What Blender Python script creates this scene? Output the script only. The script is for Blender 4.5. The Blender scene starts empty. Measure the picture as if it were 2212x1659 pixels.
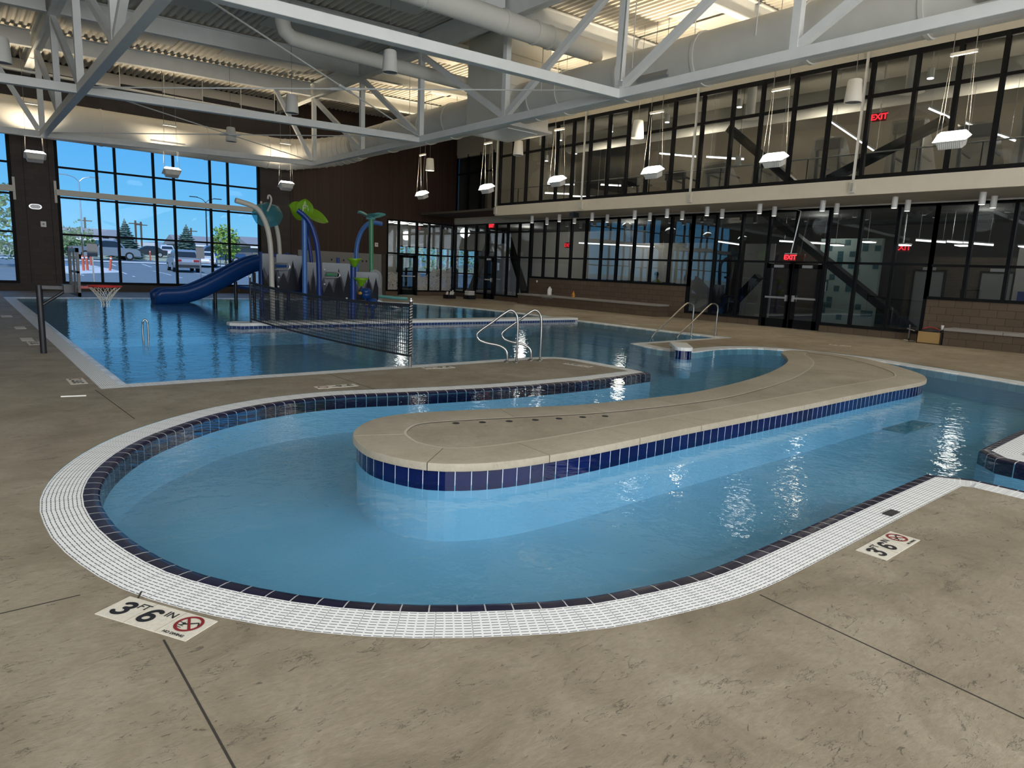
import bpy, bmesh, math, random
from mathutils import Vector, Matrix
from mathutils.geometry import tessellate_polygon

S = bpy.context.scene
COL = S.collection
PI = math.pi
random.seed(7)

# ------------------------------------------------------------------ camera
YAW, PITCH, ROLL = 0.70019127, -0.16741237, 0.04336488
fwd = Vector((math.sin(YAW) * math.cos(PITCH), math.cos(YAW) * math.cos(PITCH), math.sin(PITCH)))
rgt = Vector((math.cos(YAW), -math.sin(YAW), 0))
upv = rgt.cross(fwd)
r2 = math.cos(ROLL) * rgt + math.sin(ROLL) * upv
u2 = -math.sin(ROLL) * rgt + math.cos(ROLL) * upv
cam = bpy.data.cameras.new('camera')
cam.sensor_width = 36.0
cam.lens = 1442.05 / 2212 * 36.0
cam.clip_end = 900
cam.clip_start = 0.05
co = bpy.data.objects.new('camera', cam)
COL.objects.link(co)
mw = Matrix((r2, u2, -fwd)).transposed().to_4x4()
mw.translation = Vector((0, 0, 1.5))
co.matrix_world = mw
S.camera = co

# ------------------------------------------------------------------ sky, sun, added fill, exposure
S.view_settings.view_transform = 'Standard'
S.view_settings.look = 'None'
S.view_settings.gamma = 1
S.view_settings.use_curve_mapping = False
S.view_settings.exposure = 0.0
S.cycles.max_bounces = 8
S.cycles.diffuse_bounces = 4
S.cycles.glossy_bounces = 4
S.cycles.transparent_max_bounces = 24
S.cycles.transmission_bounces = 4
S.cycles.caustics_reflective = False
S.cycles.caustics_refractive = False
S.cycles.sample_clamp_indirect = 6.0
w = bpy.data.worlds.new('sky')
S.world = w
w.use_nodes = True
wt = w.node_tree
wt.nodes.clear()
wo = wt.nodes.new('ShaderNodeOutputWorld')
wb = wt.nodes.new('ShaderNodeBackground')
wc = wt.nodes.new('ShaderNodeTexCoord')
wsx = wt.nodes.new('ShaderNodeSeparateXYZ')
wr = wt.nodes.new('ShaderNodeValToRGB')
wt.links.new(wc.outputs['Generated'], wsx.inputs[0])
wt.links.new(wsx.outputs['Z'], wr.inputs[0])
wt.links.new(wr.outputs[0], wb.inputs[0])
wt.links.new(wb.outputs[0], wo.inputs[0])
cr = wr.color_ramp
cr.elements[0].position = 0.0
cr.elements[0].color = (0.26, 0.64, 0.92, 1)
cr.elements[1].position = 0.5
cr.elements[1].color = (0.06, 0.30, 0.85, 1)
e = cr.elements.new(0.06); e.color = (0.17, 0.56, 0.95, 1)
e = cr.elements.new(0.17); e.color = (0.085, 0.42, 0.95, 1)
wb.inputs[1].default_value = 1.0


def lamp(name, kind, loc, direction, energy, color, sx=1.0, sy=1.0, parent=None):
    l = bpy.data.lights.new(name, kind)
    l.energy = energy
    l.color = color
    if kind == 'AREA':
        l.shape = 'RECTANGLE'
        l.size = sx
        l.size_y = sy
    o = bpy.data.objects.new(name, l)
    COL.objects.link(o)
    o.location = loc
    o.rotation_euler = Vector(direction).to_track_quat('-Z', 'Y').to_euler()
    if parent:
        o.parent = parent
        o.location = Vector(loc) - org(parent)
    return o


sun = lamp('sun', 'SUN', (0, 0, 50), (0.45, 0.75, -0.75), 3.2, (1.0, 0.96, 0.9))
sun.data.angle = 0.01
# added fill lamps before the windowless back and left walls, in place of daylight
lamp('fill_left', 'AREA', (-7.7, 0.5, 3.9), (1, 0.35, -0.12), 1400, (0.9, 0.96, 1.0), 5.0, 15.0)
lamp('fill_back', 'AREA', (6, -7.7, 3.9), (0.05, 1, -0.12), 2700, (0.95, 0.975, 1.0), 24.0, 5.0)

# ------------------------------------------------------------------ materials
def nt(name):
    m = bpy.data.materials.new(name)
    m.use_nodes = True
    t = m.node_tree
    return m, t, t.nodes['Principled BSDF']


def N(t, kind, **kw):
    n = t.nodes.new(kind)
    for k, v in kw.items():
        if k in n.inputs:
            n.inputs[k].default_value = v
        else:
            setattr(n, k, v)
    return n


def math_(t, op, a, b=None, c=None):
    n = t.nodes.new('ShaderNodeMath')
    n.operation = op
    for i, v in enumerate((a, b, c)):
        if v is None:
            continue
        if isinstance(v, (int, float)):
            n.inputs[i].default_value = v
        else:
            t.links.new(v, n.inputs[i])
    return n.outputs[0]


def mix(t, fac, a, b):
    n = t.nodes.new('ShaderNodeMix')
    n.data_type = 'RGBA'
    for i, v in ((0, fac), (6, a), (7, b)):
        if isinstance(v, (int, float)):
            n.inputs[i].default_value = v
        elif isinstance(v, tuple):
            n.inputs[i].default_value = (*v, 1) if len(v) == 3 else v
        else:
            t.links.new(v, n.inputs[i])
    return n.outputs[2]


def ramp(t, src, stops):
    n = t.nodes.new('ShaderNodeValToRGB')
    t.links.new(src, n.inputs[0])
    while len(n.color_ramp.elements) > 1:
        n.color_ramp.elements.remove(n.color_ramp.elements[-1])
    for i, (p, c) in enumerate(stops):
        el = n.color_ramp.elements[0] if i == 0 else n.color_ramp.elements.new(p)
        el.position = p
        el.color = (*c, 1) if len(c) == 3 else c
    return n.outputs[0]


def coords(t, scale=(1, 1, 1), rot=(0, 0, 0), kind='Position'):
    if kind == 'Position':
        g = t.nodes.new('ShaderNodeNewGeometry')
        s = g.outputs['Position']
    else:
        g = t.nodes.new('ShaderNodeTexCoord')
        s = g.outputs[kind]
    mp = t.nodes.new('ShaderNodeMapping')
    mp.inputs['Scale'].default_value = scale
    mp.inputs['Rotation'].default_value = rot
    t.links.new(s, mp.inputs[0])
    return mp.outputs[0]


def noise(t, vec, scale, detail=4, rough=0.55, dist=0.0):
    n = N(t, 'ShaderNodeTexNoise', Scale=scale, Detail=detail, Roughness=rough, Distortion=dist)
    t.links.new(vec, n.inputs['Vector'])
    return n.outputs['Fac']


def bump(t, b, h, strength=0.3, dist=0.02):
    n = N(t, 'ShaderNodeBump', Strength=strength, Distance=dist)
    t.links.new(h, n.inputs['Height'])
    t.links.new(n.outputs[0], b.inputs['Normal'])


def plain(name, col, rough=0.5, metal=0.0, spec=0.5, emit=None, es=0.0, var=0.0, vs=6.0):
    m, t, b = nt(name)
    b.inputs['Base Color'].default_value = (*col, 1)
    b.inputs['Roughness'].default_value = rough
    b.inputs['Metallic'].default_value = metal
    b.inputs['Specular IOR Level'].default_value = spec
    if emit:
        b.inputs['Emission Color'].default_value = (*emit, 1)
        b.inputs['Emission Strength'].default_value = es
    if var:
        f = noise(t, coords(t), vs)
        a = tuple(max(0, c * (1 - var)) for c in col)
        d = tuple(min(1, c * (1 + var)) for c in col)
        t.links.new(ramp(t, f, [(0.3, a), (0.7, d)]), b.inputs['Base Color'])
    return m


def cmu(name, axis, c1, c2, mortar, bw=0.406, bh=0.203, off=0.0, rough=0.85):
    m, t, b = nt(name)
    g = t.nodes.new('ShaderNodeNewGeometry')
    s = t.nodes.new('ShaderNodeSeparateXYZ')
    t.links.new(g.outputs['Position'], s.inputs[0])
    c = t.nodes.new('ShaderNodeCombineXYZ')
    if axis == 'XY':
        a = math_(t, 'ADD', s.outputs['X'], s.outputs['Y'])
    else:
        a = s.outputs[axis]
    t.links.new(a, c.inputs[0])
    t.links.new(math_(t, 'ADD', s.outputs['Z'], off), c.inputs[1])
    br = N(t, 'ShaderNodeTexBrick', Scale=1.0)
    br.inputs['Color1'].default_value = (*c1, 1)
    br.inputs['Color2'].default_value = (*c2, 1)
    br.inputs['Mortar'].default_value = (*mortar, 1)
    br.inputs['Mortar Size'].default_value = 0.006
    br.inputs['Mortar Smooth'].default_value = 0.3
    br.inputs['Brick Width'].default_value = bw
    br.inputs['Row Height'].default_value = bh
    t.links.new(c.outputs[0], br.inputs['Vector'])
    n1 = noise(t, coords(t), 30, 5, 0.7)
    col = mix(t, math_(t, 'MULTIPLY', n1, 0.35), br.outputs['Color'], mortar)
    t.links.new(col, b.inputs['Base Color'])
    b.inputs['Roughness'].default_value = rough
    h = math_(t, 'SUBTRACT', math_(t, 'MULTIPLY', n1, 0.3), br.outputs['Fac'])
    bump(t, b, h, 0.5, 0.012)
    return m


M = {}
WHITE = (0.74, 0.73, 0.69)
M['steel'] = plain('painted_white_steel', (0.76, 0.77, 0.75), 0.45, var=0.04, vs=3)
M['duct'] = plain('painted_duct', (0.68, 0.66, 0.60), 0.55, var=0.04, vs=2)
M['deckroof'] = plain('roof_deck_paint', (0.70, 0.66, 0.58), 0.6)
M['panel'] = plain('acoustic_panel', (0.74, 0.72, 0.66), 0.9, var=0.05, vs=40)
M['beige'] = plain('beige_fascia', (0.66, 0.63, 0.55), 0.6, var=0.03, vs=3)
M['soffit'] = plain('soffit_paint', (0.50, 0.50, 0.48), 0.8, var=0.05, vs=2)
M['black'] = plain('black_anodised_frame', (0.006, 0.007, 0.009), 0.55, spec=0.12)
M['blackmetal'] = plain('black_powder_coat', (0.012, 0.013, 0.018), 0.35)
M['chrome'] = plain('stainless_steel', (0.42, 0.42, 0.41), 0.24, 1.0)
M['cable'] = plain('steel_cable', (0.25, 0.25, 0.24), 0.5, 0.3)
M['galv'] = plain('brushed_aluminium', (0.7, 0.7, 0.7), 0.35, 0.9)
M['white'] = plain('white_plastic', (0.80, 0.80, 0.78), 0.45)
M['speaker'] = plain('white_speaker_shell', (0.72, 0.71, 0.67), 0.5)
M['cmu_far'] = cmu('dark_block', 'X', (0.060, 0.050, 0.046), (0.072, 0.060, 0.054), (0.045, 0.040, 0.038))
M['cmu_right'] = cmu('brown_block', 'Y', (0.098, 0.072, 0.050), (0.118, 0.086, 0.060), (0.032, 0.024, 0.018))
M['cmu_rx'] = cmu('brown_block_end', 'X', (0.13, 0.092, 0.062), (0.155, 0.11, 0.075), (0.045, 0.033, 0.024))
M['navy'] = plain('navy_tile_plain', (0.004, 0.006, 0.06), 0.12)
M['grey'] = plain('grey_panel', (0.22, 0.22, 0.22), 0.6)
M['red'] = plain('red_powder_coat', (0.35, 0.02, 0.02), 0.4)
M['blue'] = plain('blue_plastic', (0.004, 0.05, 0.22), 0.35)
M['bluedk'] = plain('blue_paint', (0.003, 0.035, 0.22), 0.4)
M['bluelt'] = plain('light_blue_paint', (0.05, 0.17, 0.50), 0.35)
M['green'] = plain('green_paint', (0.06, 0.28, 0.13), 0.35)
M['teal'] = plain('teal_plastic', (0.10, 0.34, 0.34), 0.35)
M['cream'] = plain('cream_paint', (0.60, 0.57, 0.50), 0.4)
M['netcord'] = plain('black_net_cord', (0.012, 0.014, 0.022), 0.7)
M['text'] = plain('black_lettering', (0.012, 0.013, 0.016), 0.6)
M['redsign'] = plain('dark_red_ring', (0.22, 0.012, 0.016), 0.6)
M['sign'] = plain('cream_sign_tile', (0.66, 0.62, 0.53), 0.6, var=0.08, vs=60)
M['lens'] = plain('lit_lens', (1, 1, 1), 0.5, emit=(1.0, 0.97, 0.9), es=7.0)
M['strip'] = plain('lit_strip', (1, 1, 1), 0.5, emit=(1.0, 0.98, 0.95), es=3.5)
M['canlens'] = plain('downlight_lens', (1, 1, 1), 0.5, emit=(1.0, 0.96, 0.88), es=1.6)
M['exitbox'] = plain('exit_red_housing', (0.06, 0.006, 0.008), 0.5, emit=(1.0, 0.02, 0.02), es=0.05)
M['exitred'] = plain('exit_red_letters', (0.9, 0.02, 0.02), 0.5, emit=(1.0, 0.03, 0.05), es=1.6)
M['roomwall'] = plain('lobby_wall_paint', (0.42, 0.40, 0.37), 0.8)
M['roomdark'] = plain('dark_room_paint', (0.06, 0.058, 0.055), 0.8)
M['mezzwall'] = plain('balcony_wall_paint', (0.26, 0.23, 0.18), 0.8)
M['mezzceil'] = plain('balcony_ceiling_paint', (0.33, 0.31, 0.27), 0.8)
M['tilelt'] = plain('pale_green_tile', (0.30, 0.38, 0.36), 0.3)
M['tiledk'] = plain('teal_tile', (0.03, 0.10, 0.12), 0.3)
M['rubber'] = plain('tyre_rubber', (0.01, 0.01, 0.011), 0.8)
M['glassdark'] = plain('car_glass', (0.02, 0.03, 0.04), 0.08)
M['asphalt'] = plain('asphalt', (0.16, 0.21, 0.24), 0.9, var=0.08, vs=1.5)
M['paint'] = plain('road_paint', (0.75, 0.80, 0.82), 0.8)
M['kerb'] = plain('pale_concrete_kerb', (0.62, 0.66, 0.66), 0.9)
M['drygrass'] = plain('dry_grass', (0.40, 0.42, 0.28), 0.95, var=0.2, vs=0.6)
M['orange'] = plain('orange_bollard_plastic', (0.55, 0.11, 0.06), 0.5)
M['bark'] = plain('bark', (0.10, 0.075, 0.055), 0.9)
M['spruce'] = plain('spruce_needles', (0.10, 0.17, 0.15), 0.8, var=0.4, vs=3)
M['maple'] = plain('maple_leaves', (0.26, 0.40, 0.07), 0.7, var=0.4, vs=3)
M['leaf'] = plain('bush_leaves', (0.16, 0.27, 0.10), 0.7, var=0.4, vs=3)
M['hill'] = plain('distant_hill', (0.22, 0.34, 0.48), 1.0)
M['house'] = plain('grey_house_siding', (0.17, 0.17, 0.18), 0.9)
M['shingle'] = plain('roof_shingle', (0.26, 0.27, 0.29), 0.9)
M['card'] = plain('cardboard', (0.36, 0.24, 0.10), 0.85)
M['yellow'] = plain('yellow_plastic', (0.65, 0.33, 0.03), 0.4)
M['shirt'] = plain('yellow_shirt', (0.35, 0.36, 0.03), 0.8)
M['plastic_wrap'] = plain('plastic_wrap', (0.30, 0.29, 0.26), 0.35)
M['belt'] = plain('machine_black', (0.015, 0.015, 0.016), 0.5)
M['ply'] = plain('crate_wood', (0.32, 0.22, 0.12), 0.8, var=0.2, vs=8)


def deck_mat(name, c0, c1, c2, fis=1.0):
    m, t, b = nt(name)
    v = coords(t)
    big = noise(t, v, 0.55, 3, 0.55, 0.4)
    mid = noise(t, v, 2.3, 6, 0.62, 0.8)
    fine = noise(t, coords(t, (1.0, 2.0, 1.0), (0, 0, 0.2)), 22, 7, 0.75)
    col = ramp(t, math_(t, 'ADD', math_(t, 'MULTIPLY', big, 0.45), math_(t, 'MULTIPLY', mid, 0.55)),
               [(0.36, c0), (0.5, c1), (0.64, c2)])
    # short dark fissures of a stamped slate texture
    vd = coords(t, (1.0, 2.6, 1.0), (0, 0, 0.5))
    vv = N(t, 'ShaderNodeTexVoronoi', Scale=3.1, feature='DISTANCE_TO_EDGE')
    nd = N(t, 'ShaderNodeTexNoise', Scale=2.4, Detail=6.0, Roughness=0.7)
    t.links.new(vd, nd.inputs['Vector'])
    ad = N(t, 'ShaderNodeVectorMath', operation='ADD')
    sc = N(t, 'ShaderNodeVectorMath', operation='SCALE')
    sc.inputs['Scale'].default_value = 0.9
    t.links.new(nd.outputs['Color'], sc.inputs[0])
    t.links.new(vd, ad.inputs[0])
    t.links.new(sc.outputs[0], ad.inputs[1])
    t.links.new(ad.outputs[0], vv.inputs['Vector'])
    line = ramp(t, vv.outputs['Distance'], [(0.0, (1, 1, 1)), (0.022, (0, 0, 0))])
    breakup = ramp(t, noise(t, v, 5.5, 5, 0.6), [(0.53, (0, 0, 0)), (0.62, (1, 1, 1))])
    ridge = N(t, 'ShaderNodeTexNoise', Scale=9.0, Detail=9.0, Roughness=0.74, Distortion=1.6)
    t.links.new(coords(t, (1.0, 2.2, 1.0), (0, 0, 0.25)), ridge.inputs['Vector'])
    spots = ramp(t, ridge.outputs['Fac'], [(0.36, (1, 1, 1)), (0.385, (0, 0, 0))])
    fiss = math_(t, 'MAXIMUM', math_(t, 'MULTIPLY', line, breakup), math_(t, 'MULTIPLY', spots, 0.8))
    fiss = math_(t, 'MULTIPLY', fiss, 0.75 * fis)
    col = mix(t, math_(t, 'MULTIPLY', ramp(t, fine, [(0.35, (1, 1, 1)), (0.6, (0, 0, 0))]), 0.35), col, tuple(c * 0.7 for c in c0))
    col = mix(t, fiss, col, tuple(c * 0.28 for c in c0))
    t.links.new(col, b.inputs['Base Color'])
    b.inputs['Roughness'].default_value = 0.62
    h = math_(t, 'SUBTRACT', math_(t, 'ADD', math_(t, 'MULTIPLY', mid, 0.6), math_(t, 'MULTIPLY', fine, 0.25)), fiss)
    bump(t, b, h, 0.6, 0.02)
    return m


M['deck'] = deck_mat('stamped_concrete_deck', (0.205, 0.168, 0.115), (0.288, 0.243, 0.175), (0.362, 0.315, 0.237))
M['island'] = deck_mat('island_concrete', (0.275, 0.235, 0.17), (0.35, 0.305, 0.23), (0.42, 0.37, 0.29), 0.45)
M['coping'] = deck_mat('coping_concrete', (0.335, 0.29, 0.215), (0.385, 0.34, 0.26), (0.43, 0.385, 0.305), 0.12)


def grate_mat():
    m, t, b = nt('white_gutter_grating')
    uv = t.nodes.new('ShaderNodeUVMap')
    s = t.nodes.new('ShaderNodeSeparateXYZ')
    t.links.new(uv.outputs[0], s.inputs[0])
    u, v = s.outputs['X'], s.outputs['Y']
    rows = math_(t, 'FRACT', math_(t, 'MULTIPLY', v, 10.0))
    slot = math_(t, 'MULTIPLY', math_(t, 'GREATER_THAN', rows, 0.40), math_(t, 'LESS_THAN', rows, 0.61))
    dash = math_(t, 'GREATER_THAN', math_(t, 'FRACT', math_(t, 'MULTIPLY', u, 26.0)), 0.2)
    edge = math_(t, 'MULTIPLY', math_(t, 'GREATER_THAN', v, 0.03), math_(t, 'LESS_THAN', v, 0.97))
    seam = math_(t, 'LESS_THAN', math_(t, 'FRACT', math_(t, 'MULTIPLY', u, 6.5)), 0.035)
    mask = math_(t, 'MULTIPLY', math_(t, 'MULTIPLY', slot, dash), edge)
    mask = math_(t, 'MAXIMUM', mask, math_(t, 'MULTIPLY', seam, 0.45))
    dirt = math_(t, 'MULTIPLY', noise(t, coords(t), 3.0), 0.12)
    base = mix(t, dirt, (0.90, 0.91, 0.91), (0.60, 0.56, 0.48))
    t.links.new(mix(t, mask, base, (0.045, 0.05, 0.07)), b.inputs['Base Color'])
    b.inputs['Roughness'].default_value = 0.5
    bump(t, b, math_(t, 'SUBTRACT', 1.0, mask), 0.5, 0.01)
    return m


def tile_mat(name, pitch, col, grout, vrow=None, rough=0.1, gw=0.05):
    m, t, b = nt(name)
    uv = t.nodes.new('ShaderNodeUVMap')
    s = t.nodes.new('ShaderNodeSeparateXYZ')
    t.links.new(uv.outputs[0], s.inputs[0])
    uu = math_(t, 'MULTIPLY', s.outputs['X'], 1.0 / pitch)
    g = math_(t, 'LESS_THAN', math_(t, 'FRACT', uu), gw)
    if vrow:
        g = math_(t, 'MAXIMUM', g, math_(t, 'LESS_THAN', math_(t, 'FRACT', math_(t, 'MULTIPLY', s.outputs['Y'], 1.0 / vrow)), gw))
    wn = t.nodes.new('ShaderNodeTexWhiteNoise')
    wn.noise_dimensions = '1D'
    t.links.new(math_(t, 'FLOOR', uu), wn.inputs['W'])
    c = mix(t, wn.outputs['Value'], tuple(x * 0.8 for x in col), tuple(x * 1.25 for x in col))
    t.links.new(mix(t, g, c, grout), b.inputs['Base Color'])
    t.links.new(math_(t, 'ADD', math_(t, 'MULTIPLY', g, 0.6), rough), b.inputs['Roughness'])
    bump(t, b, math_(t, 'SUBTRACT', 1.0, g), 0.4, 0.004)
    return m


M['grate'] = grate_mat()
M['whitetile'] = tile_mat('white_edge_tile', 0.152, (0.78, 0.79, 0.79), (0.55, 0.55, 0.55), rough=0.3)
M['jointline'] = plain('pale_joint_sealant', (0.50, 0.46, 0.38), 0.8)
M['edgetile'] = tile_mat('navy_edge_tile', 0.127, (0.003, 0.004, 0.03), (0.50, 0.50, 0.50), rough=0.22)
M['bandtile'] = tile_mat('navy_band_tile', 0.122, (0.002, 0.006, 0.06), (0.55, 0.62, 0.68))
M['smalltile'] = tile_mat('small_blue_tile', 0.10, (0.01, 0.03, 0.16), (0.30, 0.40, 0.52), 0.075, gw=0.12)


def plaster_mat():
    m, t, b = nt('pool_plaster')
    n = noise(t, coords(t), 1.3, 3)
    t.links.new(ramp(t, n, [(0.3, (0.52, 0.545, 0.60)), (0.7, (0.58, 0.60, 0.66))]), b.inputs['Base Color'])
    b.inputs['Roughness'].default_value = 0.8
    return m


def thin_fresnel(t, ior):
    """the same reflectance from either side of a pane or of the water sheet"""
    fr = t.nodes.new('ShaderNodeFresnel')
    g = t.nodes.new('ShaderNodeNewGeometry')
    k = math_(t, 'ADD', math_(t, 'MULTIPLY', g.outputs['Backfacing'], 1.0 / ior - ior), ior)
    t.links.new(k, fr.inputs['IOR'])
    return fr


def water_mat():
    m = bpy.data.materials.new('pool_water_surface')
    m.use_nodes = True
    t = m.node_tree
    t.nodes.clear()
    o = t.nodes.new('ShaderNodeOutputMaterial')
    tr = t.nodes.new('ShaderNodeBsdfTransparent')
    tr.inputs[0].default_value = (0.48, 0.80, 0.96, 1)
    gl = t.nodes.new('ShaderNodeBsdfGlossy')
    gl.inputs['Roughness'].default_value = 0.02
    fr = thin_fresnel(t, 1.42)
    mx = t.nodes.new('ShaderNodeMixShader')
    v = coords(t, (1.0, 1.0, 1.0))
    n1 = noise(t, v, 5.0, 2, 0.5, 0.3)
    n2 = noise(t, v, 20.0, 2, 0.5, 0.2)
    h = math_(t, 'ADD', math_(t, 'MULTIPLY', n1, 1.0), math_(t, 'MULTIPLY', n2, 0.30))
    bp = N(t, 'ShaderNodeBump', Strength=0.12, Distance=0.045)
    t.links.new(h, bp.inputs['Height'])
    for nd in (gl, fr):
        t.links.new(bp.outputs[0], nd.inputs['Normal'])
    t.links.new(fr.outputs[0], mx.inputs[0])
    t.links.new(tr.outputs[0], mx.inputs[1])
    t.links.new(gl.outputs[0], mx.inputs[2])
    t.links.new(mx.outputs[0], o.inputs[0])
    return m


def glass_mat(name, tint, ior, wav=0.0):
    m = bpy.data.materials.new(name)
    m.use_nodes = True
    t = m.node_tree
    t.nodes.clear()
    o = t.nodes.new('ShaderNodeOutputMaterial')
    tr = t.nodes.new('ShaderNodeBsdfTransparent')
    tr.inputs[0].default_value = (*tint, 1)
    gl = t.nodes.new('ShaderNodeBsdfGlossy')
    gl.inputs['Roughness'].default_value = 0.0
    gl.inputs[0].default_value = (0.9, 0.95, 1.0, 1)
    fr = thin_fresnel(t, ior)
    mx = t.nodes.new('ShaderNodeMixShader')
    if wav:
        n1 = noise(t, coords(t), 0.9, 1, 0.4)
        bp = N(t, 'ShaderNodeBump', Strength=wav, Distance=0.02)
        t.links.new(n1, bp.inputs['Height'])
        t.links.new(bp.outputs[0], gl.inputs['Normal'])
    t.links.new(fr.outputs[0], mx.inputs[0])
    t.links.new(tr.outputs[0], mx.inputs[1])
    t.links.new(gl.outputs[0], mx.inputs[2])
    t.links.new(mx.outputs[0], o.inputs[0])
    return m


M['plaster'] = plaster_mat()
M['water'] = water_mat()
M['glass'] = glass_mat('tinted_glass', (0.72, 0.75, 0.75), 1.75, 0.12)
M['glassup'] = glass_mat('balcony_glass', (0.84, 0.86, 0.86), 1.45, 0.10)
M['glassclear'] = glass_mat('clear_glass', (0.96, 0.98, 0.99), 1.15)


def wood_mat():
    m, t, b = nt('dark_wood_cladding')
    v = coords(t, (1, 1, 0.03))
    n = noise(t, v, 9, 6, 0.7)
    g = t.nodes.new('ShaderNodeNewGeometry')
    s = t.nodes.new('ShaderNodeSeparateXYZ')
    t.links.new(g.outputs['Position'], s.inputs[0])
    gap = math_(t, 'LESS_THAN', math_(t, 'FRACT', math_(t, 'MULTIPLY', s.outputs['X'], 5.0)), 0.05)
    c = ramp(t, n, [(0.3, (0.022, 0.010, 0.006)), (0.7, (0.052, 0.025, 0.015))])
    t.links.new(mix(t, gap, c, (0.006, 0.003, 0.002)), b.inputs['Base Color'])
    b.inputs['Roughness'].default_value = 0.55
    return m


M['wood'] = wood_mat()


def film_mat():
    m = bpy.data.materials.new('etched_white_film')
    m.use_nodes = True
    t = m.node_tree
    b = t.nodes['Principled BSDF']
    o = t.nodes['Material Output']
    v = coords(t)
    n = noise(t, v, 9.0, 6, 0.75, 2.0)
    s = t.nodes.new('ShaderNodeSeparateXYZ')
    g = t.nodes.new('ShaderNodeNewGeometry')
    t.links.new(g.outputs['Position'], s.inputs[0])
    lim = math_(t, 'ADD', math_(t, 'MULTIPLY', noise(t, coords(t, (1, 1, 0)), 1.6, 2), 1.9), 0.45)
    below = math_(t, 'LESS_THAN', s.outputs['Z'], lim)
    mask = math_(t, 'MULTIPLY', math_(t, 'GREATER_THAN', n, 0.47), below)
    b.inputs['Base Color'].default_value = (0.5, 0.5, 0.48, 1)
    b.inputs['Roughness'].default_value = 0.8
    tr = t.nodes.new('ShaderNodeBsdfTransparent')
    mx = t.nodes.new('ShaderNodeMixShader')
    t.links.new(mask, mx.inputs[0])
    t.links.new(tr.outputs[0], mx.inputs[1])
    t.links.new(b.outputs[0], mx.inputs[2])
    t.links.new(mx.outputs[0], o.inputs[0])
    return m


M['film'] = film_mat()


def trans_mat(name, col, f=0.5):
    m, t, b = nt(name)
    b.inputs['Base Color'].default_value = (*col, 1)
    b.inputs['Roughness'].default_value = 0.25
    o = t.nodes['Material Output']
    tr = t.nodes.new('ShaderNodeBsdfTransparent')
    tr.inputs[0].default_value = (*[min(1, c * 2.2) for c in col], 1)
    mx = t.nodes.new('ShaderNodeMixShader')
    mx.inputs[0].default_value = f
    t.links.new(tr.outputs[0], mx.inputs[1])
    t.links.new(b.outputs[0], mx.inputs[2])
    t.links.new(mx.outputs[0], o.inputs[0])
    return m


M['leafgreen'] = trans_mat('translucent_green_plastic', (0.22, 0.45, 0.02), 0.7)
M['leafblue'] = trans_mat('translucent_blue_plastic', (0.08, 0.30, 0.38), 0.6)
M['acrylic'] = trans_mat('clear_acrylic', (0.62, 0.66, 0.68), 0.25)


def forest_mat():
    """white panel printed with dark spruces fading to mist"""
    m, t, b = nt('forest_print')
    uv = t.nodes.new('ShaderNodeUVMap')
    s = t.nodes.new('ShaderNodeSeparateXYZ')
    t.links.new(uv.outputs[0], s.inputs[0])
    u, v = s.outputs['X'], s.outputs['Y']
    def row(freq, base, h, ph):
        x = math_(t, 'ADD', math_(t, 'MULTIPLY', u, freq), ph)
        tri = math_(t, 'ABSOLUTE', math_(t, 'SUBTRACT', math_(t, 'FRACT', x), 0.5))
        wn = t.nodes.new('ShaderNodeTexWhiteNoise')
        wn.noise_dimensions = '1D'
        t.links.new(math_(t, 'FLOOR', x), wn.inputs['W'])
        hh = math_(t, 'MULTIPLY', math_(t, 'ADD', wn.outputs['Value'], 0.45), h)
        saw = math_(t, 'MULTIPLY', math_(t, 'FRACT', math_(t, 'MULTIPLY', v, 24.0)), 0.03)
        top = math_(t, 'ADD', math_(t, 'MULTIPLY', math_(t, 'SUBTRACT', 0.5, tri), hh), base)
        return math_(t, 'LESS_THAN', math_(t, 'ADD', v, saw), top)
    far = row(5.0, 0.38, 0.5, 0.3)
    near = row(3.0, 0.22, 1.0, 0.85)
    bg = ramp(t, v, [(0.0, (0.05, 0.055, 0.075)), (0.35, (0.14, 0.15, 0.18)), (0.65, (0.30, 0.32, 0.36)), (1.0, (0.42, 0.45, 0.49))])
    c = mix(t, far, bg, (0.07, 0.075, 0.10))
    c = mix(t, near, c, (0.010, 0.012, 0.022))
    t.links.new(c, b.inputs['Base Color'])
    b.inputs['Roughness'].default_value = 0.3
    return m


M['forest'] = forest_mat()

# ------------------------------------------------------------------ builders
ORG = {}


def org(o):
    return ORG.get(o.name, Vector((0, 0, 0)))


def props(o, label=None, cat=None, group=None, kind=None):
    if label:
        o['label'] = label
    if cat:
        o['category'] = cat
    if group:
        o['group'] = group
    if kind:
        o['kind'] = kind
    return o


def thing(name, label, cat, loc=(0, 0, 0), group=None, kind=None, rz=0.0):
    o = bpy.data.objects.new(name, None)
    o.empty_display_size = 0.1
    COL.objects.link(o)
    o.location = loc
    o.rotation_euler = (0, 0, rz)
    ORG[o.name] = Vector(loc)
    return props(o, label, cat, group, kind)


def struct(name, label=None, loc=(0, 0, 0)):
    o = thing(name, label, None, loc, None, 'structure')
    return o


def dup(root, loc, label=None, group=None, rz=None, scale=None, only=None):
    r = root.copy()
    COL.objects.link(r)
    r.location = loc
    if rz is not None:
        r.rotation_euler = (0, 0, rz)
    if scale:
        r.scale = scale
    if label:
        r['label'] = label
    if group:
        r['group'] = group
    for ch in (only or list(root.children)):
        c = ch.copy()
        COL.objects.link(c)
        c.parent = r
        for g in list(ch.children):
            d = g.copy()
            COL.objects.link(d)
            d.parent = c
    return r


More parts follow.
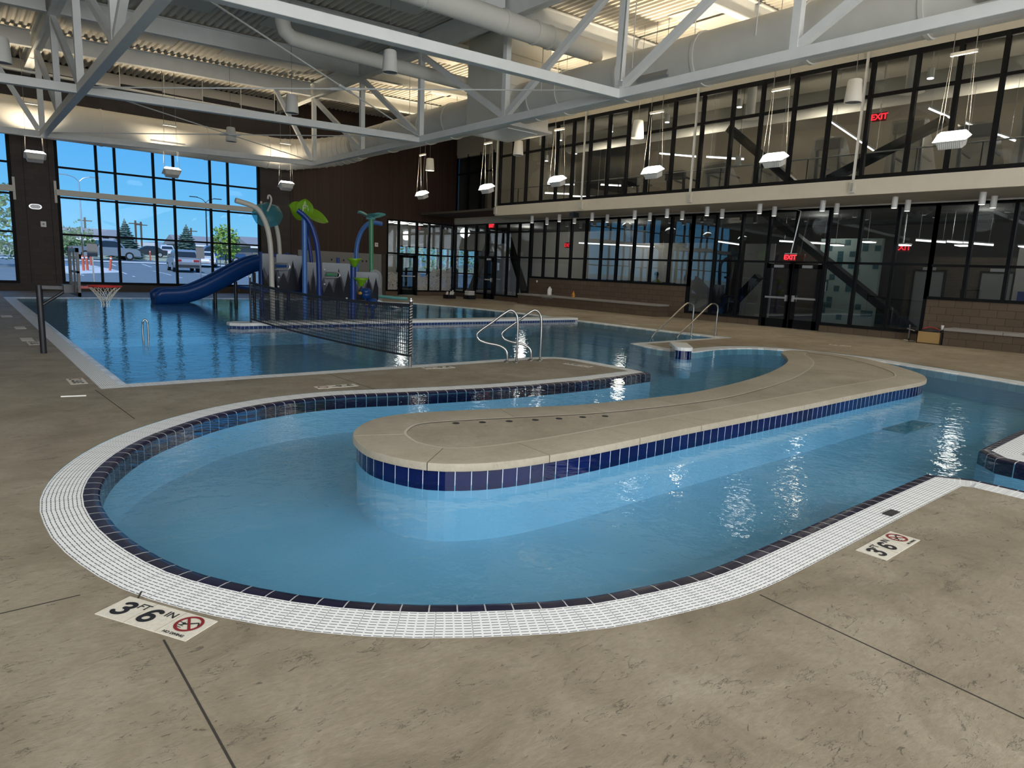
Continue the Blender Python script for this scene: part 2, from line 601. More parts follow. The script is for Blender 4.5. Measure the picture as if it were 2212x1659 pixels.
class MB:
    def __init__(s):
        s.v = []
        s.f = []
        s.uv = {}

    def add(s, vs, fs):
        b = len(s.v)
        s.v += [tuple(x) for x in vs]
        s.f += [tuple(i + b for i in f) for f in fs]
        return s

    def box(s, x0, x1, y0, y1, z0, z1):
        x0, x1 = min(x0, x1), max(x0, x1)
        y0, y1 = min(y0, y1), max(y0, y1)
        z0, z1 = min(z0, z1), max(z0, z1)
        return s.add([(x0, y0, z0), (x1, y0, z0), (x1, y1, z0), (x0, y1, z0), (x0, y0, z1), (x1, y0, z1), (x1, y1, z1), (x0, y1, z1)],
                     [(0, 3, 2, 1), (4, 5, 6, 7), (0, 1, 5, 4), (1, 2, 6, 5), (2, 3, 7, 6), (3, 0, 4, 7)])

    def beam(s, p, q, w, h, up=(0, 0, 1)):
        p, q, up = Vector(p), Vector(q), Vector(up)
        d = (q - p).normalized()
        a = d.cross(up)
        if a.length < 1e-4:
            a = d.cross(Vector((0, 1, 0)))
        a.normalize()
        b = a.cross(d)
        a, b = a * w / 2, b * h / 2
        vs = [p - a - b, p + a - b, p + a + b, p - a + b, q - a - b, q + a - b, q + a + b, q - a + b]
        return s.add(vs, [(3, 2, 1, 0), (4, 5, 6, 7), (0, 1, 5, 4), (1, 2, 6, 5), (2, 3, 7, 6), (3, 0, 4, 7)])

    def ibeam(s, p, q, w, h, t=0.03):
        p, q = Vector(p), Vector(q)
        d = (q - p).normalized()
        a = d.cross(Vector((0, 0, 1))).normalized()
        b = a.cross(d)
        s.beam(p, q, t, h)
        for k in (-1, 1):
            o = b * k * (h / 2 - t / 2)
            s.beam(p + o, q + o, w, t)
        return s

    def cyl(s, p, q, r, n=12, r2=None, cap=True):
        p, q = Vector(p), Vector(q)
        r2 = r if r2 is None else r2
        d = (q - p).normalized()
        a = d.cross(Vector((0, 0, 1)))
        if a.length < 1e-4:
            a = Vector((1, 0, 0))
        a.normalize()
        b = d.cross(a)
        vs = []
        for c, rr in ((p, r), (q, r2)):
            for i in range(n):
                t = 2 * PI * i / n
                vs.append(c + a * math.cos(t) * rr + b * math.sin(t) * rr)
        fs = [(i, (i + 1) % n, n + (i + 1) % n, n + i) for i in range(n)]
        if cap:
            fs += [tuple(range(n - 1, -1, -1)), tuple(range(n, 2 * n))]
        return s.add(vs, fs)

    def tube(s, pts, r, n=10, cap=True):
        pts = [Vector(p) for p in pts]
        m = len(pts)
        rs = r if isinstance(r, (list, tuple)) else [r] * m
        tang = []
        for i in range(m):
            a = pts[max(0, i - 1)]
            b = pts[min(m - 1, i + 1)]
            tang.append((b - a).normalized())
        u = tang[0].cross(Vector((0, 0, 1)))
        if u.length < 1e-3:
            u = tang[0].cross(Vector((0, 1, 0)))
        u.normalize()
        vs = []
        for i in range(m):
            u = u - tang[i] * u.dot(tang[i])
            u.normalize()
            w_ = tang[i].cross(u)
            for k in range(n):
                t = 2 * PI * k / n
                vs.append(pts[i] + u * math.cos(t) * rs[i] + w_ * math.sin(t) * rs[i])
        fs = []
        for i in range(m - 1):
            for k in range(n):
                fs.append((i * n + k, i * n + (k + 1) % n, (i + 1) * n + (k + 1) % n, (i + 1) * n + k))
        if cap:
            fs += [tuple(range(n - 1, -1, -1)), tuple(range((m - 1) * n, m * n))]
        return s.add(vs, fs)

    def lathe(s, prof, c=(0, 0, 0), n=16):
        c = Vector(c)
        vs = []
        for r, z in prof:
            for k in range(n):
                t = 2 * PI * k / n
                vs.append(c + Vector((r * math.cos(t), r * math.sin(t), z)))
        fs = []
        for i in range(len(prof) - 1):
            for k in range(n):
                fs.append((i * n + k, i * n + (k + 1) % n, (i + 1) * n + (k + 1) % n, (i + 1) * n + k))
        if prof[0][0] > 1e-4:
            fs.append(tuple(range(n - 1, -1, -1)))
        if prof[-1][0] > 1e-4:
            fs.append(tuple(range((len(prof) - 1) * n, len(prof) * n)))
        return s.add(vs, fs)

    def prism(s, poly, f0, f1):
        """poly: 2-D points; f0, f1 map (a, b) to the two end faces"""
        n = len(poly)
        vs = [f0(a, b) for a, b in poly] + [f1(a, b) for a, b in poly]
        fs = [(i, (i + 1) % n, n + (i + 1) % n, n + i) for i in range(n)]
        tri = tessellate_polygon([[Vector((a, b, 0)) for a, b in poly]])
        fs += [tuple(t) for t in tri] + [tuple(n + i for i in reversed(t)) for t in tri]
        return s.add(vs, fs)

    def build(s, name, mat, parent=None, world=True, smooth=False, bevel=0.0, fixn=False):
        off = org(parent) if (parent is not None and world) else Vector((0, 0, 0))
        me = bpy.data.meshes.new(name)
        vs = [(x[0] - off.x, x[1] - off.y, x[2] - off.z) for x in s.v]
        me.from_pydata(vs, [], s.f)
        if s.uv:
            l = me.uv_layers.new(name='UVMap')
            for p in me.polygons:
                for li, vi in zip(p.loop_indices, p.vertices):
                    l.data[li].uv = s.uv.get(vi, (0, 0))
        if fixn:
            b = bmesh.new()
            b.from_mesh(me)
            bmesh.ops.recalc_face_normals(b, faces=b.faces)
            b.to_mesh(me)
            b.free()
        if smooth:
            me.polygons.foreach_set('use_smooth', [True] * len(me.polygons))
            if smooth != 'all':
                try:
                    me.set_sharp_from_angle(angle=math.radians(40))
                except Exception:
                    pass
        me.materials.append(M[mat] if isinstance(mat, str) else mat)
        o = bpy.data.objects.new(name, me)
        COL.objects.link(o)
        if parent is not None:
            o.parent = parent
            ORG[o.name] = off if world else Vector((0, 0, 0))
        else:
            ORG[o.name] = Vector((0, 0, 0))
        if bevel:
            md = o.modifiers.new('bevel', 'BEVEL')
            md.width = bevel
            md.segments = 2
            md.limit_method = 'ANGLE'
        return o


def sweep(path, prof, closed=True, side=1.0, u0=0.0):
    """carry a profile of (distance to the side, height) along a plan path; u runs along it in metres, v across 0..1"""
    m = MB()
    n = len(path)
    nrm = normals2(path, closed)
    u = [u0]
    for i in range(1, n + (1 if closed else 0)):
        a, b = path[i - 1], path[i % n]
        u.append(u[-1] + math.hypot(b[0] - a[0], b[1] - a[1]))
    k = len(prof)
    cnt = n + 1 if closed else n
    tot = sum(math.hypot(prof[j + 1][0] - prof[j][0], prof[j + 1][1] - prof[j][1]) for j in range(k - 1)) or 1
    acc = [0]
    for j in range(k - 1):
        acc.append(acc[-1] + math.hypot(prof[j + 1][0] - prof[j][0], prof[j + 1][1] - prof[j][1]) / tot)
    for i in range(cnt):
        x, y = path[i % n][:2]
        nx, ny = nrm[i % n]
        for j, (d, z) in enumerate(prof):
            m.uv[len(m.v)] = (u[i], acc[j])
            m.v.append((x + nx * d * side, y + ny * d * side, z))
    for i in range(cnt - 1):
        for j in range(k - 1):
            q = (i * k + j, (i + 1) * k + j, (i + 1) * k + j + 1, i * k + j + 1)
            m.f.append(q if side > 0 else q[::-1])
    return m


def normals2(path, closed=True):
    n = len(path)
    out = []
    for i in range(n):
        if closed or 0 < i < n - 1:
            p, q, r = path[i - 1], path[i], path[(i + 1) % n]
        elif i == 0:
            p, q, r = path[0], path[0], path[1]
        else:
            p, q, r = path[-2], path[-1], path[-1]
        a = Vector((q[0] - p[0], q[1] - p[1]))
        b = Vector((r[0] - q[0], r[1] - q[1]))
        if a.length < 1e-6:
            a = b
        if b.length < 1e-6:
            b = a
        a.normalize()
        b.normalize()
        na, nb = Vector((a.y, -a.x)), Vector((b.y, -b.x))
        s = na + nb
        if s.length < 1e-3:
            s = na
        s.normalize()
        c = max(0.55, s.dot(na))
        out.append((s.x / c, s.y / c))
    return out


def crom(pts, step=0.18, closed=True):
    """smooth a control polyline; points marked with a third value stay sharp"""
    n = len(pts)
    out = []
    rng = range(n if closed else n - 1)
    for i in rng:
        p1, p2 = pts[i], pts[(i + 1) % n]
        p0 = pts[i - 1] if (closed or i > 0) else p1
        p3 = pts[(i + 2) % n] if (closed or i < n - 2) else p2
        if len(p1) > 2:
            p0 = p1
        if len(p2) > 2:
            p3 = p2
        d = math.hypot(p2[0] - p1[0], p2[1] - p1[1])
        k = max(1, int(d / step))
        for j in range(k):
            t = j / k
            r = []
            for c in (0, 1):
                a, b, c_, e_ = p0[c], p1[c], p2[c], p3[c]
                r.append(0.5 * (2 * b + (c_ - a) * t + (2 * a - 5 * b + 4 * c_ - e_) * t * t + (3 * b - a - 3 * c_ + e_) * t ** 3))
            out.append((r[0], r[1]))
    if not closed:
        out.append(tuple(pts[-1][:2]))
    return out


def offset(path, d):
    return [(p[0] + n[0] * d, p[1] + n[1] * d) for p, n in zip(path, normals2(path))]


def flat(polys, z, uvs=False):
    """a flat sheet from an outline and its holes"""
    loops = [[Vector((x, y, z)) for x, y in p] for p in polys]
    m = MB()
    for l in loops:
        m.v += [tuple(v) for v in l]
    for t in tessellate_polygon(loops):
        a, b, c = (Vector(m.v[i]) for i in t)
        m.f.append(tuple(t) if (b - a).cross(c - a).z > 0 else tuple(reversed(t)))
    return m


def text_bm(s, size, thick=0.0, bold=0.0, space=1.0):
    """lettering as mesh data, lying in its own XY plane and centred on the origin"""
    cu = bpy.data.curves.new('lettering', 'FONT')
    cu.body = s
    cu.size = size
    cu.align_x = 'CENTER'
    cu.align_y = 'CENTER'
    cu.extrude = thick
    cu.offset = bold
    cu.space_character = space
    o = bpy.data.objects.new('lettering', cu)
    COL.objects.link(o)
    dg = bpy.context.evaluated_depsgraph_get()
    me = bpy.data.meshes.new_from_object(o.evaluated_get(dg))
    bpy.data.objects.remove(o)
    return [tuple(v.co) for v in me.vertices], [tuple(p.vertices) for p in me.polygons]


def text_mb(mb, s, size, origin, ex, ey, thick=0.0, bold=0.0, space=1.0):
    vs, fs = text_bm(s, size, thick, bold, space)
    origin, ex, ey = Vector(origin), Vector(ex).normalized(), Vector(ey).normalized()
    ez = ex.cross(ey)
    mb.add([origin + ex * a + ey * b + ez * c for a, b, c in vs], fs)
    return mb


ORD = ['first', 'second', 'third', 'fourth', 'fifth', 'sixth', 'seventh', 'eighth', 'ninth', 'tenth', 'eleventh', 'twelfth']

# ------------------------------------------------------------------ the shell of the hall
XW, YN, XL, YS = 19.2, 31.0, -8.0, -8.0        # balcony glazing, far wall, left wall, wall behind the camera
XR = 21.5                                       # lower glazing


def roof_z(x):
    return 8.17 + 0.031 * x


# pool edge, the line where the grating meets the dark edge tile (clockwise from the near straight edge)
EDGE = crom([
    (6.05, 1.78, 1), (4.8, 1.775), (3.46, 1.76), (3.0, 1.765), (2.67, 1.81), (2.17, 1.94), (1.83, 2.11), (1.49, 2.33), (1.21, 2.58), (0.94, 2.92), (0.70, 3.36),
    (0.56, 3.9), (0.52, 4.35), (0.54, 4.78), (0.66, 5.25), (0.87, 5.70), (1.12, 6.07), (1.42, 6.38), (1.90, 6.76), (2.47, 7.02), (3.0, 7.12),
    (3.5, 7.10), (4.25, 6.92), (5.42, 6.71), (6.77, 6.63), (7.6, 6.66), (8.42, 6.74, 1), (8.5, 7.05), (8.5, 7.75), (8.48, 8.35), (8.30, 8.70), (7.85, 8.82),
    (7.2, 8.82), (4.2, 8.8), (1.43, 8.8, 1), (1.45, 17.0), (1.47, 26.5, 1), (6.0, 26.7), (9.35, 26.7), (11.6, 26.5), (13.0, 25.8), (14.02, 24.9), (14.88, 24.0),
    (15.5, 22.2), (15.8, 20.1), (15.9, 18.0), (15.74, 16.4), (15.68, 15.3), (15.6, 12.8), (15.66, 10.9), (15.66, 10.04, 1), (13.8, 9.95), (11.93, 9.86, 1),
    (11.65, 9.1), (11.66, 8.56), (11.95, 8.32), (12.7, 8.42), (13.44, 8.40), (14.15, 8.15), (14.55, 7.65), (14.78, 6.88), (14.77, 5.89), (14.45, 4.85), (14.16, 4.0), (13.76, 2.97),
    (13.2, 2.2), (12.0, 1.86), (10.0, 1.83), (8.85, 1.83), (7.58, 1.80, 1), (7.36, 1.62), (7.36, 0.2), (7.36, -1.2, 1), (6.2, -1.2, 1), (6.2, 1.2), (6.2, 1.56, 1)], 0.16)
ISLAND = crom([
    (2.47, 4.95), (2.62, 5.18), (2.82, 5.36), (3.03, 5.46), (3.35, 5.48), (3.93, 5.34), (4.6, 5.14), (5.33, 4.96), (6.8, 4.85), (8.01, 4.98), (9.29, 5.24), (10.48, 5.59),
    (11.6, 6.02), (12.34, 6.45), (12.82, 6.80), (13.3, 7.0), (13.7, 6.98), (13.93, 6.7), (13.97, 6.3), (13.78, 5.6), (13.22, 4.85), (12.55, 4.22), (12.0, 3.88), (11.32, 3.70),
    (9.98, 3.70), (8.72, 3.69), (7.58, 3.67), (6.35, 3.66), (5.25, 3.655), (4.57, 3.64), (3.96, 3.63), (3.39, 3.655), (3.03, 3.71), (2.78, 3.81), (2.57, 3.97), (2.43, 4.25), (2.38, 4.55)], 0.1)
ISLAND = [(x * 0.964, y * 0.964) for x, y in ISLAND]
WATER_Z = -0.02
GW = 0.22
SGN = -1.0                                      # the deck lies on the negative side of the path
OUT = offset(EDGE, GW * SGN)

fl = flat([[(XL, YS), (30, YS), (30, YN + 8), (XL, YN + 8)], OUT], 0.0)
fl.build('floor', 'deck')['kind'] = 'structure'

# joints sawn into the deck
jm = MB()
for a, b in [((0.475, 3.0), (0.56, 3.2)), ((0.545, 2.72), (0.545, -1.0)), ((-7.9, 3.315), (0.34, 3.315)), ((2.915, 1.52), (2.70, -1.5)), ((1.15, 8.55), (1.22, 6.85)),
             ((3.9, 7.25), (3.9, 8.55)), ((9.2, 1.4), (9.6, -4.0)), ((-7.9, 13.0), (1.2, 13.0)), ((16.2, 9.3), (21.4, 9.3)), ((16.1, 14.0), (21.3, 14.0)), ((16.3, 19.0), (21.3, 19.0))]:
    jm.beam((*a, 0.0006), (*b, 0.0006), 0.008, 0.001)
jm.build('trim_1', plain('deck_joint', (0.035, 0.03, 0.025), 0.9))['kind'] = 'structure'

# pool gutter grating, dark edge tile, walls, floor, water
g = sweep(EDGE, [(0.0, -0.004), (GW, -0.002)], True, SGN).build('gutter_grating', 'grate')
props(g, 'white slotted gutter grating running all round the pool edge', 'pool gutter')
TP = [(0.0, -0.004), (-0.05, -0.006), (-0.078, -0.011), (-0.09, -0.02), (-0.096, -0.04), (-0.096, -0.15)]
def near_i(x, y):
    return min(range(len(EDGE)), key=lambda i: (EDGE[i][0] - x) ** 2 + (EDGE[i][1] - y) ** 2)
i1, i2 = near_i(8.5, 7.3), near_i(9.6, 1.83)
for run, mt, lab in ((EDGE[i2:] + EDGE[:i1 + 1], 'edgetile', 'row of dark navy tiles along the water line of the lazy river'),
                     (EDGE[i1:i2 + 1], 'whitetile', 'row of white edge tiles along the water line of the leisure pool')):
    o = sweep(run, TP, False, SGN).build('edge_tile', mt, smooth='all')
    props(o, lab, 'tile edging')
pw = sweep(EDGE, [(-0.096, -0.148), (-0.096, -0.44)], True, SGN).build('wall_pool', 'plaster')
pw['kind'] = 'structure'
pf = flat([offset(EDGE, 0.05 * SGN)], -0.44).build('floor_pool', 'plaster')
pf['kind'] = 'structure'
wa = flat([offset(EDGE, -0.088 * SGN)], WATER_Z).build('pool_water', 'water')
wa['kind'] = 'structure'
# raised floor of the play area and the wide entry steps
st = MB().box(1.6, 15.6, 16.0, 26.3, -0.43, -0.26)
st.build('floor_play_area', 'plaster')['kind'] = 'structure'
st = MB()
for k in range(3):
    st.box(14.5 - 0.4 * k, 15.55, 10.2, 15.4, -0.43, -0.15 - 0.09 * k)
st.build('trim_2', 'plaster')['kind'] = 'structure'

# far wall: block piers, wood cladding, grey wainscot, openings for two windows and the storefront
b = MB()
b.box(XL, -5.6, YN, YN + 0.3, 0, 9.0)
b.box(-5.6, 2.0, YN, YN + 0.3, 0, 0.27)
b.box(-5.6, 2.0, YN, YN + 0.3, 6.2, 9.0)
b.box(2.0, 3.32, YN, YN + 0.3, 0, 9.0)
b.box(3.32, 10.94, YN, YN + 0.3, 0, 0.27)
b.box(3.32, 10.94, YN, YN + 0.3, 6.2, 9.0)
b.box(10.94, 12.3, YN, YN + 0.3, 0, 9.0)
b.box(12.3, 17.3, YN + 0.02, YN + 0.3, 0, 2.3)
b.build('wall_north', 'cmu_far')['kind'] = 'structure'
b = MB()
b.box(2.35, 2.36, YN - 0.012, YN, 0.28, 6.2)
b.box(3.12, 3.13, YN - 0.012, YN, 0.28, 6.2)
b.build('trim_3', 'black')['kind'] = 'structure'
b = MB()
b.box(12.3, 12.42, YN - 0.03, YN + 0.01, 0.05, 9.0)
b.box(12.42, 21.5, YN - 0.05, YN + 0.28, 3.86, 9.0)
b.box(12.42, 17.3, YN - 0.05, YN + 0.28, 2.06, 3.86)
b.build('wall_north_wood', 'wood')['kind'] = 'structure'
b = MB().box(12.62, 17.0, YN - 0.06, YN + 0.02, 0.36, 2.06)
b.build('wall_north_wainscot', 'grey')['kind'] = 'structure'
# other walls
MB().box(XL - 0.3, XL, YS, YN + 0.3, 0, 9).build('wall_west', 'roomwall')['kind'] = 'structure'
MB().box(XL, 30, YS - 0.3, YS, 0, 9.4).build('wall_south', 'roomwall')['kind'] = 'structure'

# roof deck: ribbed steel sheet
pts = []
x = XL
pit = 0.21
while x < 21.6:
    for dx, dz in ((0, 0), (0.075, 0), (0.105, 0.075), (0.18, 0.075)):
        pts.append((x + dx, roof_z(x + dx) + dz))
    x += pit
m = MB()
for (xx, zz) in pts:
    m.v += [(xx, YS, zz), (xx, YN + 0.3, zz)]
for i in range(len(pts) - 1):
    m.f.append((2 * i, 2 * i + 1, 2 * i + 3, 2 * i + 2))
m.build('ceiling', 'deckroof')['kind'] = 'structure'
# a closed roof above the sheet
m = MB()
m.add([(XL - .3, YS - .3, roof_z(XL) + .12), (31, YS - .3, roof_z(31) + .12), (31, YN + .5, roof_z(31) + .12), (XL - .3, YN + .5, roof_z(XL) + .12),
       (XL - .3, YS - .3, roof_z(XL) + .3), (31, YS - .3, roof_z(31) + .3), (31, YN + .5, roof_z(31) + .3), (XL - .3, YN + .5, roof_z(XL) + .3)],
      [(0, 3, 2, 1), (4, 5, 6, 7), (0, 1, 5, 4), (1, 2, 6, 5), (2, 3, 7, 6), (3, 0, 4, 7)])
m.build('roof', 'deckroof')['kind'] = 'structure'
# stepped closure beam at the head of the far wall
m = MB()
for i in range(13):
    x0 = -7.9 + i * 1.5
    m.box(x0, x0 + 1.5, YN - 0.10, YN - 0.02, 7.72 + 0.031 * x0 + (0.10 if i % 2 else 0), roof_z(x0))
m.build('trim_4', 'deckroof')['kind'] = 'structure'

# ------------------------------------------------------------------ windows of the far wall
def far_window(name, x0, x1, mull, label):
    r = struct(name, label, (x0, YN, 0.27))
    f = MB()
    yf0, yf1 = YN + 0.02, YN + 0.14
    for xx in (x0 + 0.05, x1 - 0.05):
        f.box(xx - 0.06, xx + 0.06, yf0, yf1, 0.27, 6.2)
    for xx in mull:
        f.box(xx - 0.045, xx + 0.045, yf0, yf1, 0.27, 6.2)
    for zz, h in ((0.32, 0.10), (2.15, 0.07), (3.52, 0.07), (4.62, 0.07), (6.15, 0.1)):
        f.box(x0, x1, yf0 + 0.01, yf1 - 0.01, zz - h / 2, zz + h / 2)
    f.build('window_frame', 'black', r)
    MB().box(x0, x1, YN + 0.085, YN + 0.095, 0.3, 6.15).build('window_glass', 'glassclear', r)
    MB().box(x0 - 0.02, x1 + 0.02, YN - 0.16, YN + 0.0, 3.58, 3.79).build('wind_girt', 'beige', r)
    br = MB()
    for xx in (x0 - 0.03, x1 + 0.03):
        br.box(xx - 0.04, xx + 0.04, YN - 0.02, YN + 0.0, 3.3, 4.1)
    br.build('girt_bracket', 'beige', r)
    return r


far_window('window_1', 3.32, 10.94, [4.67, 5.30, 6.66, 7.41, 8.84, 9.57], 'tall black framed window wall facing the parking lot')
far_window('window_2', -5.6, 2.0, [-4.25, -3.6, -2.2, -1.45, -0.02, 0.65], 'black framed window wall at the left edge of the photo')

# storefront in the far wall with a door, etched film on its lower panes
r = struct('window_3', 'black framed lobby storefront in the wood clad wall', (17.3, YN, 0.2))
f = MB()
for xx in (17.36, 18.05, 19.14, 19.9, 20.68, 21.44):
    f.box(xx - 0.05, xx + 0.05, YN - 0.02, YN + 0.12, 0.2 if not 18 < xx < 19.2 else 0, 3.86)
for zz in (0.24, 2.15, 3.82):
    f.box(17.3, 18.05, YN, YN + 0.1, zz - 0.04, zz + 0.04)
    f.box(19.14, 21.5, YN, YN + 0.1, zz - 0.04, zz + 0.04)
f.box(18.05, 19.14, YN, YN + 0.1, 2.11, 2.19)
f.box(18.05, 19.14, YN, YN + 0.1, 3.78, 3.86)
f.build('window_frame', 'black', r)
MB().box(17.3, 21.5, YN + 0.05, YN + 0.06, 0.24, 3.82).build('window_glass', 'glass', r)
fm = MB()
fm.box(17.42, 18.0, YN + 0.02, YN + 0.025, 0.28, 2.1)
fm.box(19.2, 21.4, YN + 0.02, YN + 0.025, 0.28, 2.1)
fm.build('etched_film', 'film', r)
MB().box(17.3, 18.0, YN, YN + 0.2, 0, 0.2).box(19.19, 21.5, YN, YN + 0.2, 0, 0.2).build('sill_block', 'cmu_rx', r)
d = struct('door_1', 'black glazed door in the wood clad wall storefront', (18.6, YN, 0))
f = MB()
f.box(18.1, 18.28, YN - 0.03, YN + 0.03, 0.02, 2.1).box(18.91, 19.09, YN - 0.03, YN + 0.03, 0.02, 2.1)
f.box(18.1, 19.09, YN - 0.03, YN + 0.03, 1.95, 2.1).box(18.1, 19.09, YN - 0.03, YN + 0.03, 0.02, 0.3)
f.build('door_frame', 'black', d)
MB().box(18.28, 18.91, YN - 0.01, YN, 0.3, 1.95).build('door_glass', 'glass', d)
MB().box(18.2, 19.0, YN - 0.09, YN - 0.05, 0.98, 1.03).build('push_bar', 'galv', d)

# ------------------------------------------------------------------ lower glazing of the right wall
MULL = [24.55, 23.65, 22.75, 21.85, 20.94, 20.02, 19.11, 18.2, 17.31, 16.4, 15.42, 14.39, 13.35, 12.31, 11.37, 10.29, 9.31, 8.26, 7.27, 6.35, 5.42, 4.45, 3.5, 2.5, 1.5]


def glazing(name, label, ys, zb, zt, rails, x=XR, film=False, door=None):
    """one bay run of storefront in the right wall: frame, glass"""
    r = struct(name, label, (x, ys[-1], zb))
    f = MB()
    for y in ys:
        z0 = 0.02 if door and door[0] - 0.02 <= y <= door[1] + 0.02 else zb
        f.box(x - 0.03, x + 0.1, y - 0.045, y + 0.045, z0, zt)
    for z in rails:
        y0, y1 = min(ys), max(ys)
        f.box(x - 0.01, x + 0.08, y0, y1, z - 0.035, z + 0.035)
    f.box(x - 0.02, x + 0.09, min(ys), max(ys), zt - 0.08, zt)
    if door:
        f.box(x - 0.02, x + 0.09, min(ys), door[0], zb, zb + 0.08)
        f.box(x - 0.02, x + 0.09, door[1], max(ys), zb, zb + 0.08)
    else:
        f.box(x - 0.02, x + 0.09, min(ys), max(ys), zb, zb + 0.08)
    f.build('window_frame', 'black', r)
    gmb = MB()
    yy = sorted(ys)
    for a, b_ in zip(yy, yy[1:]):
        z0 = zb + 0.05
        if door and a >= door[0] - 0.02 and b_ <= door[1] + 0.02:
            z0 = 2.2
        gmb.box(x + 0.03, x + 0.036, a + 0.04, b_ - 0.04, z0, zt - 0.05)
    gmb.build('window_glass', 'glass', r)
    return r


glazing('window_4', 'black framed glazing above the block wall with the long bench', [y for y in MULL if 15.4 <= y <= 24.6], 1.22, 3.9, [2.17])
glazing('window_5', 'black framed glazing around the double exit doors', [y for y in MULL if 7.2 <= y <= 15.5], 0.22, 3.9, [2.19], door=(10.29, 12.31))
glazing('window_6', 'black framed glazing above the short block wall at the right edge', [y for y in MULL if y <= 7.3], 1.22, 3.9, [2.17])
glazing('window_7', 'black framed entrance storefront in the corner beside the wood wall', [30.9, 29.95, 29.0, 28.1, 27.3, 26.35, 25.45, 24.62], 0.22, 3.86, [2.17, 3.4], door=(27.3, 28.1))
b = MB()
b.box(XR, XR + 0.25, 15.5, 24.6, 0, 1.22)
b.box(XR, XR + 0.25, 12.33, 15.5, 0, 0.21)
b.box(XR, XR + 0.25, 7.27, 10.27, 0, 0.21)
b.box(XR, XR + 0.25, -2, 7.27, 0, 1.22)
b.box(XR, XR + 0.25, 24.6, 27.3, 0, 0.21)
b.box(XR, XR + 0.25, 28.1, YN, 0, 0.21)
b.build('wall_east', 'cmu_right')['kind'] = 'structure'
MB().box(XR, XR + 0.3, YS, -2, 0, 9.3).build('wall_east_end', 'roomwall')['kind'] = 'structure'
# header strip between the head of the lower glazing and the balcony floor
MB().box(XR - 0.02, XR + 0.2, -2, YN, 3.86, 4.3).build('trim_5', 'soffit')['kind'] = 'structure'


def door_leaf(name, label, y0, y1, hand):
    d = struct(name, label, (XR, (y0 + y1) / 2, 0))
    f = MB()
    f.box(XR - 0.03, XR + 0.03, y0, y0 + 0.14, 0.015, 2.13).box(XR - 0.03, XR + 0.03, y1 - 0.14, y1, 0.015, 2.13)
    f.box(XR - 0.03, XR + 0.03, y0, y1, 1.98, 2.13).box(XR - 0.03, XR + 0.03, y0, y1, 0.015, 0.30)
    f.build('door_frame', 'black', d)
    MB().box(XR - 0.004, XR + 0.004, y0 + 0.13, y1 - 0.13, 0.29, 1.99).build('door_glass', 'glass', d)
    pb = MB().box(XR - 0.11, XR - 0.06, y0 + 0.08, y1 - 0.08, 0.98, 1.04)
    yy = y0 + 0.09 if hand > 0 else y1 - 0.09
    pb.box(XR - 0.12, XR - 0.03, yy - 0.035, yy + 0.035, 0.90, 1.10)
    pb.build('push_bar', 'galv', d)
    cl = MB().box(XR - 0.09, XR - 0.03, (y0 + y1) / 2 - 0.17, (y0 + y1) / 2 + 0.17, 2.0, 2.09)
    cl.build('door_closer', 'galv', d)
    return d


door_leaf('door_2', 'left leaf of the black double exit doors under the red exit sign', 11.33, 12.25, 1)
door_leaf('door_3', 'right leaf of the black double exit doors under the red exit sign', 10.35, 11.27, -1)
door_leaf('door_4', 'glazed lobby door in the corner entrance storefront', 27.36, 28.05, 1)
MB().box(XR - 0.05, XR + 0.05, 11.28, 11.32, 0.015, 2.15).build('trim_6', 'black')['kind'] = 'structure'

# ------------------------------------------------------------------ balcony: slab edge, soffit, upper glazing, wall above
MB().box(XW, XR + 0.1, -2, 24.5, 3.945, 4.2).build('ceiling_soffit', 'soffit')['kind'] = 'structure'
MB().box(XW - 0.02, XW + 0.1, -2, 24.5, 3.94, 4.36).build('trim_7', 'beige')['kind'] = 'structure'
MB().box(XW + 0.1, XR + 0.1, 24.45, 24.5, 3.94, 4.36).build('trim_8', 'beige')['kind'] = 'structure'
MB().box(XR - 0.05, XR + 0.1, 24.5, YN, 3.94, 4.32).build('trim_9', 'beige')['kind'] = 'structure'
UM = [24.3, 23.4, 22.5, 21.52, 20.64, 19.72, 18.78, 17.84, 16.91, 15.98, 14.9, 13.77, 12.67, 11.68, 10.64, 9.58, 8.52, 7.43, 6.48, 5.55, 4.6, 3.6, 2.6, 1.6]


def upper(name, label, ys, x):
    r = struct(name, label, (x, ys[-1], 4.36))
    f = MB()
    for y in ys:
        f.box(x, x + 0.12, y - 0.05, y + 0.05, 4.36, 7.48)
    y0, y1 = min(ys), max(ys)
    for z, h in ((4.41, 0.12), (6.5, 0.08), (7.43, 0.14)):
        f.box(x + 0.01, x + 0.11, y0, y1, z - h / 2, z + h / 2)
    f.build('window_frame', 'black', r)
    MB().box(x + 0.05, x + 0.056, y0, y1, 4.4, 7.45).build('window_glass', 'glassup', r)
    return r


upper('window_8', 'long black framed glazing of the upper balcony gym', UM, XW)
upper('window_9', 'dark glazing of the upper landing beside the wood clad wall', [YN - 0.06, 29.9, 28.8, 27.7, 26.6, 25.5, 24.56], XR)
MB().box(XW, XW + 0.2, -2, 24.4, 7.48, 9.1).build('wall_balcony', 'beige')['kind'] = 'structure'
MB().box(XR, XR + 0.2, 24.4, YN, 7.35, 9.2).build('wall_landing', 'beige')['kind'] = 'structure'
MB().box(XW, XR, 24.3, 24.4, 4.36, 9.1).build('wall_balcony_end', 'mezzwall')['kind'] = 'structure'

